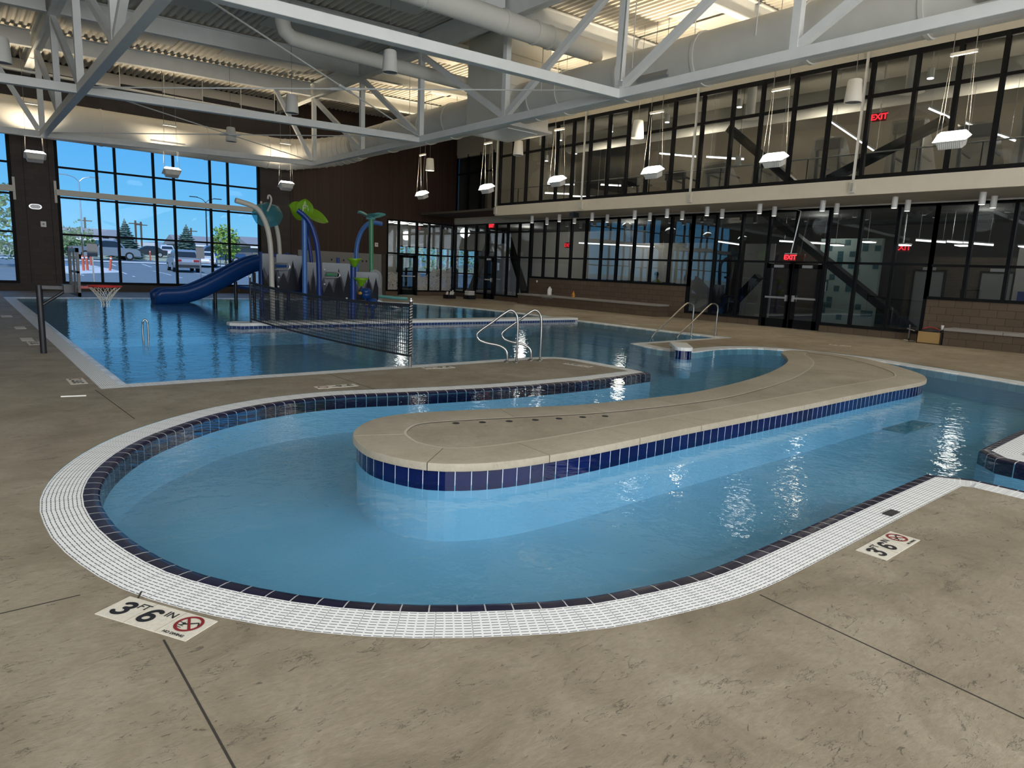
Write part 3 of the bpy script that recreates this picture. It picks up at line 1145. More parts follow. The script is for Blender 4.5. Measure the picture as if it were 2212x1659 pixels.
# ------------------------------------------------------------------ rooms behind the glass
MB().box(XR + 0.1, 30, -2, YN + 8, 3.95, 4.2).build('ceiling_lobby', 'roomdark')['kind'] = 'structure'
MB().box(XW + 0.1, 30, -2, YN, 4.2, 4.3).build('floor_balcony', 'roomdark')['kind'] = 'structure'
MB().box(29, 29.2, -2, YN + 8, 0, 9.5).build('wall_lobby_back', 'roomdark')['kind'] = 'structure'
b = MB()
b.box(26.0, 26.2, -2, 9.5, 0, 2.6)
b.box(26.0, 26.2, 12.7, 15.2, 0, 3.0)
MB().box(28.6, 28.99, 23.5, YN + 5.3, 0, 3.95).build('wall_lobby_beige', 'roomwall')['kind'] = 'structure'
b.build('wall_locker_room', 'cmu_right')['kind'] = 'structure'
MB().box(25.9, 26.1, 17.5, 24.0, 0, 3.1).build('wall_office', 'roomwall')['kind'] = 'structure'
MB().box(25.9, 26.1, 2.0, 6.3, 0.0, 3.0).build('wall_lobby_side', 'roomwall')['kind'] = 'structure'
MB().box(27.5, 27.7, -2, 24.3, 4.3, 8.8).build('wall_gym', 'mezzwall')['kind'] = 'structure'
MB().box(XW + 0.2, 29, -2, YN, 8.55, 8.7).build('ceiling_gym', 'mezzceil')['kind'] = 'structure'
MB().box(XR + 0.3, 29, 28.5, 28.7, 4.3, 8.6).build('wall_landing_back', 'mezzwall')['kind'] = 'structure'
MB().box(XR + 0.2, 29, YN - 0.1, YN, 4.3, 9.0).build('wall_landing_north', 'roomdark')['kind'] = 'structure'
# lobby window to the street, far behind the storefront
b = MB()
b.box(17, 21.0, YN + 5.4, YN + 5.6, 0, 3.95).box(28.7, 29, YN + 5.4, YN + 5.6, 0, 3.95)
b.box(21.0, 28.7, YN + 5.4, YN + 5.6, 2.75, 3.95).box(21.0, 28.7, YN + 5.4, YN + 5.6, 0, 0.15)
b.box(16.9, 17.1, YN + 0.3, YN + 5.6, 0, 3.95)
b.build('wall_lobby_street', 'roomwall')['kind'] = 'structure'
MB().box(17, XR, YN + 0.3, YN + 5.6, 3.9, 4.1).build('ceiling_vestibule', 'roomwall')['kind'] = 'structure'
r = struct('window_10', 'bright lobby window to the street behind the storefront', (21, YN + 5.4, 0.25))
f = MB()
for k in range(11):
    xx = 21.0 + k * 0.77
    f.box(xx - 0.05, xx + 0.05, YN + 5.42, YN + 5.55, 0.25, 2.75)
f.box(21, 28.7, YN + 5.42, YN + 5.55, 1.15, 1.25).box(21, 28.7, YN + 5.42, YN + 5.55, 2.68, 2.75).box(21, 28.7, YN + 5.42, YN + 5.55, 0.15, 0.25)
f.build('window_frame', 'black', r)
MB().box(21, 28.7, YN + 5.48, YN + 5.49, 0.2, 2.7).build('window_glass', 'glassclear', r)
# pale mosaic tile wall behind the right glazing
tw = thing('tile_wall', 'pale wall with scattered teal square tiles behind the exit doors', 'tile wall', (25.5, 12.1, 0))
MB().box(25.4, 25.6, 10.2, 12.4, 0.0, 3.2).build('wall_tile_field', 'tilelt', tw)
rnd = random.Random(3)
tt = MB()
used = set()
for k in range(34):
    i, j = rnd.randrange(10), rnd.randrange(15)
    if (i, j) in used:
        continue
    used.add((i, j))
    tt.box(25.385, 25.4, 10.22 + i * 0.215, 10.22 + i * 0.215 + 0.2, 0.02 + j * 0.21, 0.22 + j * 0.21)
tt.build('teal_square', 'tiledk', tw)

# ------------------------------------------------------------------ roof steel
PY = [26.8, 22.7, 18.8, 14.6, 10.6, 6.55, 2.5, -1.6]
XA, XB = 2.61, 11.65                            # left and right truss lines


def chord_z(x):
    return 5.15 + 0.031 * (x - XA)


def truss(x, label):
    r = thing('roof_truss', label, 'roof truss', (x, 10, chord_z(x)))
    z0 = chord_z(x)
    zt = roof_z(x) - 0.62
    MB().beam((x, PY[0], z0), (x, YS + 0.1, z0), 0.19, 0.19).build('bottom_chord', 'steel', r, bevel=0.012)
    MB().ibeam((x, YN - 0.3, zt + 0.29), (x, YS + 0.1, zt + 0.29), 0.26, 0.56, 0.03).build('top_chord', 'steel', r)
    for y in PY:
        MB().beam((x, y, z0 + 0.09), (x, y, zt + 0.02), 0.15, 0.15, (0, 1, 0)).build('vertical_post', 'steel', r)
    seq = [(1, 0), (2, 1), (3, 2), (3, 4), (4, 5), (5, 6), (6, 7)]   # (panel point at the bottom, at the top)
    for bi, ti in seq:
        MB().beam((x, PY[bi], z0 + 0.10), (x, PY[ti], zt), 0.13, 0.15).build('diagonal_brace', 'steel', r)
    return r


truss(XA, 'white steel roof truss nearest the left of the hall, ending at the window wall')
truss(XB, 'white steel roof truss running beside the big round duct on the glazed side')

NAMES = ['at the window wall', 'halfway along the pool hall', 'crossing nearest the camera']
for k, y in enumerate((PY[0], PY[2], PY[4])):
    r = thing('cross_strut', 'white square steel tube crossing between the trusses ' + NAMES[k], 'roof strut', (4, y, chord_z(4)), 'cross tubes between the roof trusses')
    MB().beam((XL, y, chord_z(XL)), (XB - 0.08, y, chord_z(XB)), 0.19, 0.19).build('tube', 'steel', r, bevel=0.012)
    if k == 0:
        MB().beam((10.1, y, roof_z(10.1) - 0.5), (XB - 0.1, y, chord_z(XB) + 0.12), 0.12, 0.14).build('diagonal_brace', 'steel', r)
        MB().beam((1.2, y, roof_z(1.2) - 0.5), (XA - 0.1, y, chord_z(XA) + 0.12), 0.12, 0.14).build('diagonal_brace', 'steel', r)
# thin tension rods crossing in the plane of the bottom chords
def rod(a, b, label):
    r = thing('tension_rod', label, 'tension rod', a, 'crossing tension rods')
    mid = tuple((p + q) / 2 for p, q in zip(a, b))
    m = MB().cyl(a, b, 0.016, 6)
    m.build('rod', 'steel', r)
    MB().cyl(tuple(m_ - 0.25 * (q - p) / 9 for m_, p, q in zip(mid, a, b)), tuple(m_ + 0.25 * (q - p) / 9 for m_, p, q in zip(mid, a, b)), 0.032, 8).build('turnbuckle', 'steel', r)
    for e_, f_ in ((a, b), (b, a)):
        d = (Vector(f_) - Vector(e_)).normalized()
        MB().beam(Vector(e_), Vector(e_) + d * 0.45, 0.10, 0.02).build('gusset_plate', 'steel', r)


zA, zB = chord_z(XA) + 0.06, chord_z(XB) + 0.06
rod((XA + 0.1, PY[0] - 0.1, zA), (XB - 0.1, PY[2] + 0.1, zB + 0.03), 'thin steel rod from the window end of the left truss to the glazed side')
rod((XB - 0.1, PY[0] - 0.1, zB), (XA + 0.1, PY[2] + 0.1, zA + 0.03), 'thin steel rod from the corner by the wood wall to the left truss')
rod((XA + 0.1, PY[2] - 0.1, zA), (XB - 0.1, PY[4] + 0.1, zB + 0.03), 'thin steel rod under the middle bay from the left truss toward the camera')
rod((XB - 0.1, PY[2] - 0.1, zB), (XA + 0.1, PY[4] + 0.1, zA + 0.03), 'thin steel rod under the middle bay from the right truss toward the camera')
rod((XA + 0.1, PY[4] - 0.1, zA + 0.1), (XB - 0.1, PY[6] + 0.1, zB + 0.03), 'thin steel rod in the bay above the camera from the left truss')
rod((XA + 0.1, PY[6] - 0.1, zA), (XB - 0.1, PY[4] - 0.1, zB + 0.10), 'thin steel rod in the bay above the camera meeting the right truss')

# purlins on top of the trusses and the lighter ones of the glazed bay
for k, y in enumerate(PY[:7]):
    r = thing('roof_beam', 'white I section roof beam over the pool, %s counted from the window wall' % ORD[k], 'roof beam', (XA, y, roof_z(XA) - 0.3), 'roof beams over the pool')
    for nm, xa, xb in (('beam_span', XL, XA - 0.14), ('beam_span', XA + 0.14, XB - 0.14)):
        MB().ibeam((xa, y, roof_z(xa) - 0.285), (xb, y, roof_z(xb) - 0.285), 0.22, 0.5, 0.028).build(nm, 'steel', r)
for k, y in enumerate(PY[:7]):
    r = thing('roof_beam', 'lit I section roof beam above the round duct, %s counted from the window wall' % ORD[k], 'roof beam', (XB, y, roof_z(XB) - 0.3), 'roof beams above the round duct')
    MB().ibeam((XB + 0.14, y, roof_z(XB) - 0.285), (XW, y, roof_z(XW) - 0.285), 0.22, 0.5, 0.028).build('beam_span', 'steel', r)
# edge beam on the wall line of the left bay and acoustic panels under the sheet
pc = 0
for bi in range(6):
    y1, y0 = PY[bi] - 0.45, PY[bi + 1] + 0.45
    for px0, px1 in ((-6.5, -2.0), (3.2, 6.2), (7.6, 10.6), (12.4, 14.2), (15.8, 17.6)):
        if bi in (0, 2) and px0 == -6.5:
            continue
        pc += 1
        zz = roof_z((px0 + px1) / 2) - 0.03
        ya, yb = (y0 + 0.5, y1 - 0.9) if px0 < 12 else (y0 + 0.2, y1 - 1.4)
        col = {-6.5: 'left bay', 3.2: 'row by the left truss', 7.6: 'row by the right truss', 12.4: 'row over the round duct', 15.8: 'row by the balcony'}[px0]
        m = MB()
        m.add([(px0, ya, roof_z(px0) - 0.045), (px1, ya, roof_z(px1) - 0.045), (px1, yb, roof_z(px1) - 0.045), (px0, yb, roof_z(px0) - 0.045),
               (px0, ya, roof_z(px0) - 0.005), (px1, ya, roof_z(px1) - 0.005), (px1, yb, roof_z(px1) - 0.005), (px0, yb, roof_z(px0) - 0.005)],
              [(0, 3, 2, 1), (4, 5, 6, 7), (0, 1, 5, 4), (1, 2, 6, 5), (2, 3, 7, 6), (3, 0, 4, 7)])
        o = m.build('acoustic_panel', 'panel')
        props(o, 'white roof acoustic panel, %s, %s bay from the window wall' % (col, ORD[bi]), 'ceiling panel', 'acoustic panels under the roof')

# ------------------------------------------------------------------ ducts and pipes
def duct_path(pts, r, label, name='round_duct', straps=(), rib=None):
    t = thing(name, label, 'duct', pts[0])
    MB().tube(pts, r, 32).build('duct_shell', 'duct', t, smooth=True)
    for c, d in straps:
        d = Vector(d).normalized()
        c = Vector(c)
        rr = r if isinstance(r, float) else 0.6
        MB().cyl(c - d * 0.035, c + d * 0.035, rr + 0.018, 32).build('joint_band', 'duct', t, smooth=True)
    return t


RF, RR = 0.63, 0.57
zf, zr = 5.98, 6.5
path, rad = [], []
for i in range(9):
    path.append((-7.9 + i * 2.4, 29.25, zf)); rad.append(RF)
# swept elbow up into the side duct
for k in range(1, 12):
    a = k / 12 * PI / 2
    path.append((11.3 + 2.45 * math.sin(a), 29.25 - 2.45 * (1 - math.cos(a)), zf + (zr - zf) * k / 12)); rad.append(RF + (RR - RF) * k / 12)
t = thing('round_duct', 'large white round duct along the window wall, turning the corner', 'duct', (-7.9, 29.25, zf))
m = MB()
m.tube(path, rad, 36)
m.build('duct_shell', 'duct', t, smooth=True)
for k in range(0, 12):
    a = (k + 0.5) / 12 * PI / 2
    c = Vector((11.3 + 2.45 * math.sin(a), 29.25 - 2.45 * (1 - math.cos(a)), zf + (zr - zf) * (k + .5) / 12))
    d = Vector((math.cos(a), -math.sin(a), 0.12))
    d.normalize()
    MB().cyl(c - d * 0.02, c + d * 0.02, RF + (RR - RF) * k / 12 + 0.018, 36).build('elbow_seam', 'duct', t, smooth=True)
for xx in (-3.2, 0.9, 4.6, 8.2, 10.6):
    MB().cyl((xx - .04, 29.25, zf), (xx + .04, 29.25, zf), RF + 0.02, 36).build('joint_band', 'duct', t, smooth=True)
gr = MB().box(6.1, 7.3, 28.66, 28.75, 5.70, 5.82)
gr.build('air_grille', 'galv', t)
t = thing('round_duct', 'huge white round duct hung beside the balcony glazing', 'duct', (13.75, 26.8, zr))
m = MB()
m.tube([(13.75, 26.8 - i * 2.45, zr) for i in range(15)], RR, 40)
m.build('duct_shell', 'duct', t, smooth=True)
for y in (24.3, 21.6, 20.0, 15.6, 14.4, 12.2, 9.9, 7.4, 5.2, 2.8):
    MB().cyl((13.75, y - .04, zr), (13.75, y + .04, zr), RR + 0.03, 40).build('joint_band', 'duct', t, smooth=True)
for y in (11.0, 3.9):
    MB().beam((13.75 - 0.50, y - 0.45, zr - 0.26), (13.75 - 0.50, y + 0.45, zr - 0.26), 0.10, 0.16, (0.45, 0, 1)).build('air_grille', 'galv', t)
for k, y in enumerate((25.5, 22.0, 14.9, 11.6, 8.3, 5.0)):
    hm = MB().cyl((13.75 - RR - 0.02, y, zr), (13.75 - RR - 0.02, y, roof_z(13)), 0.012, 6)
    hm.build('hanger_rod', 'steel', t)
t = thing('supply_plenum', 'tall white rectangular duct box dropping through the round duct', 'duct', (13.9, 17.3, 5.78))
MB().box(13.05, 14.75, 16.3, 18.3, 5.86, roof_z(13.1) - 0.02).build('duct_box', 'duct', t)
MB().box(12.95, 14.85, 16.2, 18.4, 5.78, 5.86).build('bottom_flange', 'duct', t)
fr = MB()
for z in (6.95, 7.8):
    fr.box(13.03, 14.77, 16.28, 18.32, z, z + 0.04)
fr.build('seam_flange', 'duct', t)
MB().box(13.3, 14.5, 16.5, 18.1, 5.75, 5.78).build('bottom_panel', 'steel', t)
t = thing('round_duct', 'slimmer white round duct crossing high under the roof to the side duct', 'duct', (4.6, 13.5, 7.35))
pth = [(4.6 + i * 1.3, 13.5, 7.35) for i in range(6)] + [(12.4, 13.5, 7.37), (13.6, 13.5, 7.4), (15.2, 13.5, 7.45), (16.2, 13.5, 7.45)]
MB().tube(pth, 0.27, 24).build('duct_shell', 'duct', t, smooth=True)
for xx in (6.0, 8.4, 10.6, 11.6, 12.1, 12.6):
    MB().cyl((xx - .03, 13.5, 7.36), (xx + .03, 13.5, 7.36), 0.29, 24).build('joint_band', 'duct', t, smooth=True)
t = thing('round_duct', 'thin white round pipe duct over the middle bay leading to the duct box', 'duct', (7.3, 18.75, 7.4))
MB().tube([(7.3, 18.75, 8.3), (7.3, 18.75, 7.75), (7.36, 18.75, 7.55), (7.55, 18.75, 7.42), (7.9, 18.75, 7.40), (10.0, 18.75, 7.40), (13.4, 18.75, 7.40)], 0.2, 18).build('duct_shell', 'duct', t, smooth=True)
t = thing('air_unit', 'flat white rectangular duct under the roof above the middle bay', 'duct', (5.6, 13.0, 7.0))
MB().box(4.2, 7.6, 12.0, 14.2, 7.62, 8.1).build('duct_box', 'duct', t)
MB().box(4.1, 7.7, 11.9, 12.0, 7.55, 8.1).box(4.1, 7.7, 14.2, 14.3, 7.55, 8.1).build('end_flange', 'duct', t)
MB().box(7.6, 9.0, 12.5, 13.8, 7.7, 8.1).build('duct_transition', 'duct', t)
for k, (px_, py_) in enumerate(((8.1, 13.0), (8.5, 13.25))):
    t = thing('pvc_pipe', 'white bent plastic pipe under the roof, %s of the pair' % ('left one' if k == 0 else 'right one'), 'pipe', (px_, py_, 7), 'pair of bent pipes')
    MB().tube([(px_ - 1.4, py_ + 2.2, 7.55), (px_ - .2, py_ + .35, 7.5), (px_, py_, 7.52), (px_ + .06, py_ - .1, 7.65), (px_ + .02, py_ - .1, 8.3)], 0.11, 14).build('pipe', 'steel', t, smooth=True)
t = thing('fire_pipe', 'white sprinkler pipe hung along the top of the window wall', 'pipe', (2, 29.7, 7.6))
MB().cyl((-7.9, 29.8, 7.55), (12.2, 29.8, 7.62), 0.05, 10).build('pipe', 'steel', t, smooth=True)
for xx in (0.5, 4.0, 5.4, 6.9, 8.3, 9.8, 11.2):
    MB().cyl((xx, 29.8, 7.6), (xx, 29.8, roof_z(xx)), 0.014, 6).build('hanger_rod', 'steel', t)
t = thing('fire_pipe', 'white pipe run under the roof over the round duct', 'pipe', (17, 10, 8))
MB().cyl((16.6, 30.5, 8.1), (16.6, -2, 8.1), 0.06, 10).build('pipe', 'steel', t, smooth=True)
for yy in (24, 20.5, 16.5, 12.4, 8.6, 4.5):
    MB().cyl((16.6, yy, 8.1), (16.6, yy, roof_z(16.6)), 0.014, 6).build('hanger_rod', 'steel', t)

# ------------------------------------------------------------------ hanging uplights
def uplight():
    r = thing('hanging_uplight', '', 'light fixture', (0, 0, 0))
    ct, sn = math.cos(0.42), math.sin(0.42)
    def tilt(q):                                     # the head leans over to one side on its cables
        q.v = [(a * ct - c * sn, b, a * sn + c * ct) for a, b, c in q.v]
    b_ = MB()                                        # finned housing, smaller at the bottom
    def fr(z0, z1, a0, b0, a1, b1):
        b_.add([(-a0, -b0, z0), (a0, -b0, z0), (a0, b0, z0), (-a0, b0, z0), (-a1, -b1, z1), (a1, -b1, z1), (a1, b1, z1), (-a1, b1, z1)],
               [(0, 3, 2, 1), (4, 5, 6, 7), (0, 1, 5, 4), (1, 2, 6, 5), (2, 3, 7, 6), (3, 0, 4, 7)])
    fr(-0.20, -0.05, 0.115, 0.215, 0.14, 0.25)
    for k in range(12):
        y = -0.20 + k * 0.0363
        b_.box(-0.145, 0.145, y - 0.006, y + 0.006, -0.19, -0.05)
    fr(-0.05, -0.02, 0.17, 0.29, 0.185, 0.31)
    tilt(b_)
    b_.build('housing', 'speaker', r, world=False)
    l_ = MB()
    b2 = b_
    b_ = l_
    fr(-0.018, 0.11, 0.178, 0.298, 0.10, 0.225)
    tilt(l_)
    l_.build('lens', 'lens', r, world=False)
    w_ = MB()
    for sx in (-1, 1):
        for sy in (-1, 1):
            w_.cyl((sx * 0.13 * ct, sy * 0.25, sx * 0.13 * sn + 0.03), (sx * 0.03, sy * 0.20, 1.62), 0.0045, 5)
    w_.build('suspension_cable', 'cable', r, world=False)
    s_ = MB().box(-0.03, 0.03, -0.235, 0.235, 1.60, 1.66)
    s_.build('spreader_bar', 'speaker', r, world=False)
    return r


UP = uplight()
spots = [(16.0, 5.35, 4.58, 0, 'white uplight on cables nearest the right edge of the photo'),
         (16.0, 9.25, 4.55, 0, 'white uplight hung before the balcony glass, second from the right edge'),
         (16.0, 13.05, 4.56, 0, 'white uplight hung before the balcony glass, third from the right edge'),
         (16.0, 17.1, 4.6, 0, 'white uplight hung before the balcony glass, fourth from the right edge'),
         (16.0, 21.0, 4.6, 0, 'white uplight hung at the end of the balcony glass'),
         (16.0, 25.6, 4.63, 0, 'white uplight hung in front of the dark wood wall'),
         (10.9, 27.9, 4.6, 1, 'white uplight hung beside the pier at the end of the window wall'),
         (6.6, 27.9, 4.6, 1, 'white uplight hung in front of the middle of the big window'),
         (2.46, 27.9, 4.6, 1, 'white uplight hung in front of the dark block pier'),
         (-2.0, 27.9, 4.6, 1, 'white uplight hung in front of the left window'),
         (16.0, 1.4, 4.58, 0, 'white uplight hung beside the balcony beyond the right edge')]
for i, (x, y, z, q, lab) in enumerate(spots):
    rz = -PI / 2 if q else 0.0
    if i == 0:
        o = UP
        o.location = (x, y, z)
        o['label'] = lab
        o['group'] = 'uplights hung round the hall'
        ROOT_PARTS = list(o.children)
    else:
        o = dup(UP, (x, y, z), lab, 'uplights hung round the hall', rz, only=ROOT_PARTS)
    for sy in (-0.2, 0.2):
        d_ = MB().cyl((0, sy, 1.66), (0, sy, roof_z(x) - z + 0.02), 0.008, 6)
        d_.build('drop_rod', 'cable', o, world=False)
    ORG[o.name] = Vector((x, y, z))
    # the light each fixture throws up to the roof
    lamp('uplight_glow', 'AREA', (x - 0.03, y, z + 0.2), (-0.05, 0, 1) if not q else (0, 0.08, 1), 118 if not q else 46, (1.0, 0.83, 0.58), 0.3, 0.2).data.spread = 1.75

# ------------------------------------------------------------------ pendant speakers
def pend():
    r = thing('pendant_speaker', '', 'speaker', (0, 0, 0))
    MB().lathe([(0.10, 0.25), (0.135, 0.245), (0.15, 0.22), (0.185, -0.2), (0.185, -0.25), (0.175, -0.25), (0.17, -0.235)], (0, 0, 0), 24).build('shell', 'speaker', r, world=False, smooth=True)
    MB().lathe([(0.001, -0.238), (0.17, -0.236)], (0, 0, 0), 24).build('grille', 'grey', r, world=False)
    return r


SPK = pend()
sl = [(8.42, 15.0, 6.28, 'white pendant speaker hung high under the strut crossing the pool'), (7.82, 19.5, 5.9, 'white pendant speaker in front of the roof beams of the middle bay'),
      (8.23, 26.2, 5.95, 'white pendant speaker against the duct of the window wall'), (1.14, 18.0, 5.5, 'white pendant speaker cut by the left edge of the photo'),
      (16.0, 7.46, 5.83, 'white pendant speaker nearest the right end of the balcony glass'), (16.0, 13.71, 5.8, 'white pendant speaker midway along the balcony glass'),
      (16.0, 19.2, 5.85, 'white pendant speaker at the left end of the balcony glass'), (16.0, 25.0, 5.8, 'white pendant speaker above the uplight of the wood wall')]
for i, (x, y, z, lab) in enumerate(sl):
    if i == 0:
        SPK.location = (x, y, z); SPK['label'] = lab; SPK['group'] = 'pendant speakers'
        ROOT_PARTS = list(SPK.children)
        o = SPK
    else:
        o = dup(SPK, (x, y, z), lab, 'pendant speakers', only=ROOT_PARTS)
    MB().cyl((0, 0, 0.24), (0.0, 0, roof_z(x) - z + 0.02), 0.006, 6).build('cable', 'cable', o, world=False)

# hanger rods that carry the balcony edge
for k, y in enumerate((24.4, 19.0, 13.95, 8.65, 3.4)):
    t = thing('hanger_post', 'thin white steel hanger holding the balcony edge, %s from the wood wall' % ORD[k], 'hanger rod', (XW - 0.06, y, 4.0), 'hangers of the balcony edge')
    MB().beam((XW - 0.07, y, 4.35), (XW - 0.07, y, 8.8), 0.055, 0.055).build('rod', 'steel', t)
    MB().box(XW - 0.11, XW - 0.02, y - 0.07, y + 0.07, 4.0, 4.3).build('bracket', 'beige', t)
    MB().box(XW - 0.13, XW - 0.11, y - 0.03, y + 0.03, 4.05, 4.25).build('bolt_plate', 'galv', t)

# downlights under the balcony
CAN = thing('downlight', '', 'downlight', (0, 0, 0))
MB().cyl((0, 0, 0), (0, 0, -0.30), 0.075, 18).build('can', 'white', CAN, world=False, smooth=True)
MB().cyl((0, 0, -0.30), (0, 0, -0.306), 0.066, 18).build('lens', 'canlens', CAN, world=False)
cy = [22.85, 21.1, 19.2, 17.0, 15.5, 13.82, 11.87, 9.84, 7.85, 5.8, 3.7]
first = True
for row, x in (('outer', 20.0), ('inner', 20.9)):
    for k, y in enumerate(cy):
        lab = 'white cylinder downlight under the balcony, %s row, %s from the corner entrance' % (row, ORD[k])
        if first:
            CAN.location = (x, y, 3.945); CAN['label'] = lab; CAN['group'] = 'downlights under the balcony'; first = False
        else:
            dup(CAN, (x, y, 3.945), lab, 'downlights under the balcony')
for y in (21.1, 15.5, 11.8, 7.8, 3.7):
    lamp('downlight_beam', 'SPOT', (20.4, y, 3.55), (0, 0, -1), 60, (1.0, 0.92, 0.8)).data.spot_size = 2.0
t = thing('security_camera', 'black floodlight bracketed under the balcony edge', 'spotlight', (19.35, 19.6, 3.9))
MB().box(19.25, 19.55, 19.5, 19.75, 3.72, 3.90).build('housing', 'blackmetal', t)
MB().cyl((19.4, 19.62, 3.9), (19.4, 19.62, 3.945), 0.04, 10).build('bracket', 'blackmetal', t)


def exit_sign(name, label, c, ex, ez=(0, 0, 1), w_=0.32, h_=0.2, conduit=None, back=0.05, stem=None):
    c, ex, ez = Vector(c), Vector(ex).normalized(), Vector(ez)
    n = ex.cross(ez)
    t = thing(name, label, 'exit sign', c)
    MB().beam(c - ex * w_ / 2, c + ex * w_ / 2, back, h_).build('housing', 'exitbox', t)
    m = MB()
    text_mb(m, 'EXIT', h_ * 0.95, c + n * (back / 2 + 0.004), ex, ez, 0.002, 0.008)
    m.build('lettering', 'exitred', t)
    MB().beam(c - ex * (w_ / 2 + .015) + ez * (h_ / 2 + .012), c + ex * (w_ / 2 + .015) + ez * (h_ / 2 + .012), back + .03, 0.025).build('top_cap', 'galv', t)
    if stem:
        MB().cyl(c + ez * (h_ / 2), (c.x, c.y, stem), 0.012, 6).build('stem', 'galv', t)
    if conduit:
        MB().tube(conduit, 0.02, 8).build('conduit', 'galv', t, smooth=True)
    return t


exit_sign('exit_sign', 'red lit exit sign hanging on a conduit above the double doors', (21.25, 11.33, 2.33), (0, -1, 0), w_=0.36, h_=0.22,
          conduit=[(21.25, 11.33, 2.45), (21.25, 11.25, 3.0), (21.25, 11.15, 3.8), (21.26, 11.3, 3.87), (21.3, 11.9, 3.9), (21.35, 12.4, 3.95)])
exit_sign('exit_sign', 'small red exit sign over the corner entrance storefront', (21.44, 27.58, 3.72), (0, -1, 0), w_=0.34, h_=0.22)
exit_sign('exit_sign', 'red exit sign behind the balcony glass', (23.0, 9.82, 6.8), (0, -1, 0), w_=0.42, h_=0.26, stem=8.55)
exit_sign('exit_sign', 'red exit sign in the room behind the long bench', (25.0, 25.6, 2.95), (0, -1, 0), w_=0.42, h_=0.26, stem=3.95)
exit_sign('exit_sign', 'red exit sign in the room right of the double doors', (25.0, 9.35, 2.85), (0, -1, 0), w_=0.42, h_=0.26, stem=3.95)

# ------------------------------------------------------------------ the island in the lazy river
t = thing('pool_island', 'long concrete island in the lazy river edged with navy tiles', 'pool island', (6, 4.3, 0))
TOPZ = 0.15
inner = offset(ISLAND, 0.42)
if abs(inner[0][0]) > 20:
    inner = ISLAND
def area(p):
    return abs(sum(a[0] * b[1] - b[0] * a[1] for a, b in zip(p, p[1:] + p[:1]))) / 2
IS = 1.0
if area(offset(ISLAND, 0.1)) > area(ISLAND):
    IS = -1.0
inner = offset(ISLAND, 0.42 * IS)
# the last stretch at the far end is too tight for a wide band: keep the inset loop simple
flat([inner], TOPZ - 0.006).build('island_top', 'island', t)
sweep(inner, [(-0.012, TOPZ + 0.0008), (0.010, TOPZ + 0.0006)], True, IS).build('joint_line', 'jointline', t)
band = sweep(ISLAND, [(0.03, 0.088), (0.03, -0.06)], True, IS)
band.build('tile_band', 'bandtile', t)
MB_ = sweep(ISLAND, [(0.03, -0.058), (0.035, -0.44)], True, IS)
MB_.build('island_wall', 'plaster', t)
flat([offset(ISLAND, 0.03 * IS)], 0.088).build('island_core', 'coping', t)
# coping stones, each its own piece
n = len(ISLAND)
per = [0.0]
for i in range(n):
    a, b_ = ISLAND[i], ISLAND[(i + 1) % n]
    per.append(per[-1] + math.hypot(b_[0] - a[0], b_[1] - a[1]))
cnt = int(per[-1] / 0.95)
nr = normals2(ISLAND)
cut = [0]
for k in range(1, cnt):
    target = per[-1] * k / cnt
    cut.append(min(range(n), key=lambda i: abs(per[i] - target)))
cut.append(n)
for k in range(cnt):
    idx = list(range(cut[k], cut[k + 1] + 1))
    m = MB()
    L = len(idx)
    prof = [(0.42, TOPZ), (0.012, TOPZ), (0.004, TOPZ - 0.002), (0.0, TOPZ - 0.008), (0.0, 0.092), (0.03, 0.086)]
    for q, i in enumerate(idx):
        x, y = ISLAND[i % n]
        nx, ny = nr[i % n]
        if q in (0, L - 1):                         # open joint between the stones
            j = idx[1] if q == 0 else idx[-2]
            x2, y2 = ISLAND[j % n]
            l_ = math.hypot(x2 - x, y2 - y)
            x += (x2 - x) / l_ * 0.004
            y += (y2 - y) / l_ * 0.004
        for d, z in prof:
            m.v.append((x + nx * d * IS, y + ny * d * IS, z))
    kk = len(prof)
    for q in range(L - 1):
        for j in range(kk - 1):
            m.f.append((q * kk + j, (q + 1) * kk + j, (q + 1) * kk + j + 1, q * kk + j + 1))
    m.f.append(tuple(range(kk)))
    m.f.append(tuple(range((L - 1) * kk + kk - 1, (L - 1) * kk - 1, -1)))
    m.build('coping_stone', 'coping', t, smooth=True)
for (x, y) in [(3.49, 4.92), (3.73, 4.83), (3.98, 4.74), (4.24, 4.66), (4.49, 4.59), (4.75, 4.52), (4.99, 4.44)]:
    MB().lathe([(0.015, TOPZ - 0.004), (0.03, TOPZ - 0.002), (0.034, TOPZ - 0.005)], (x * 0.964, y * 0.964, 0), 12).build('anchor_socket', 'text', t)

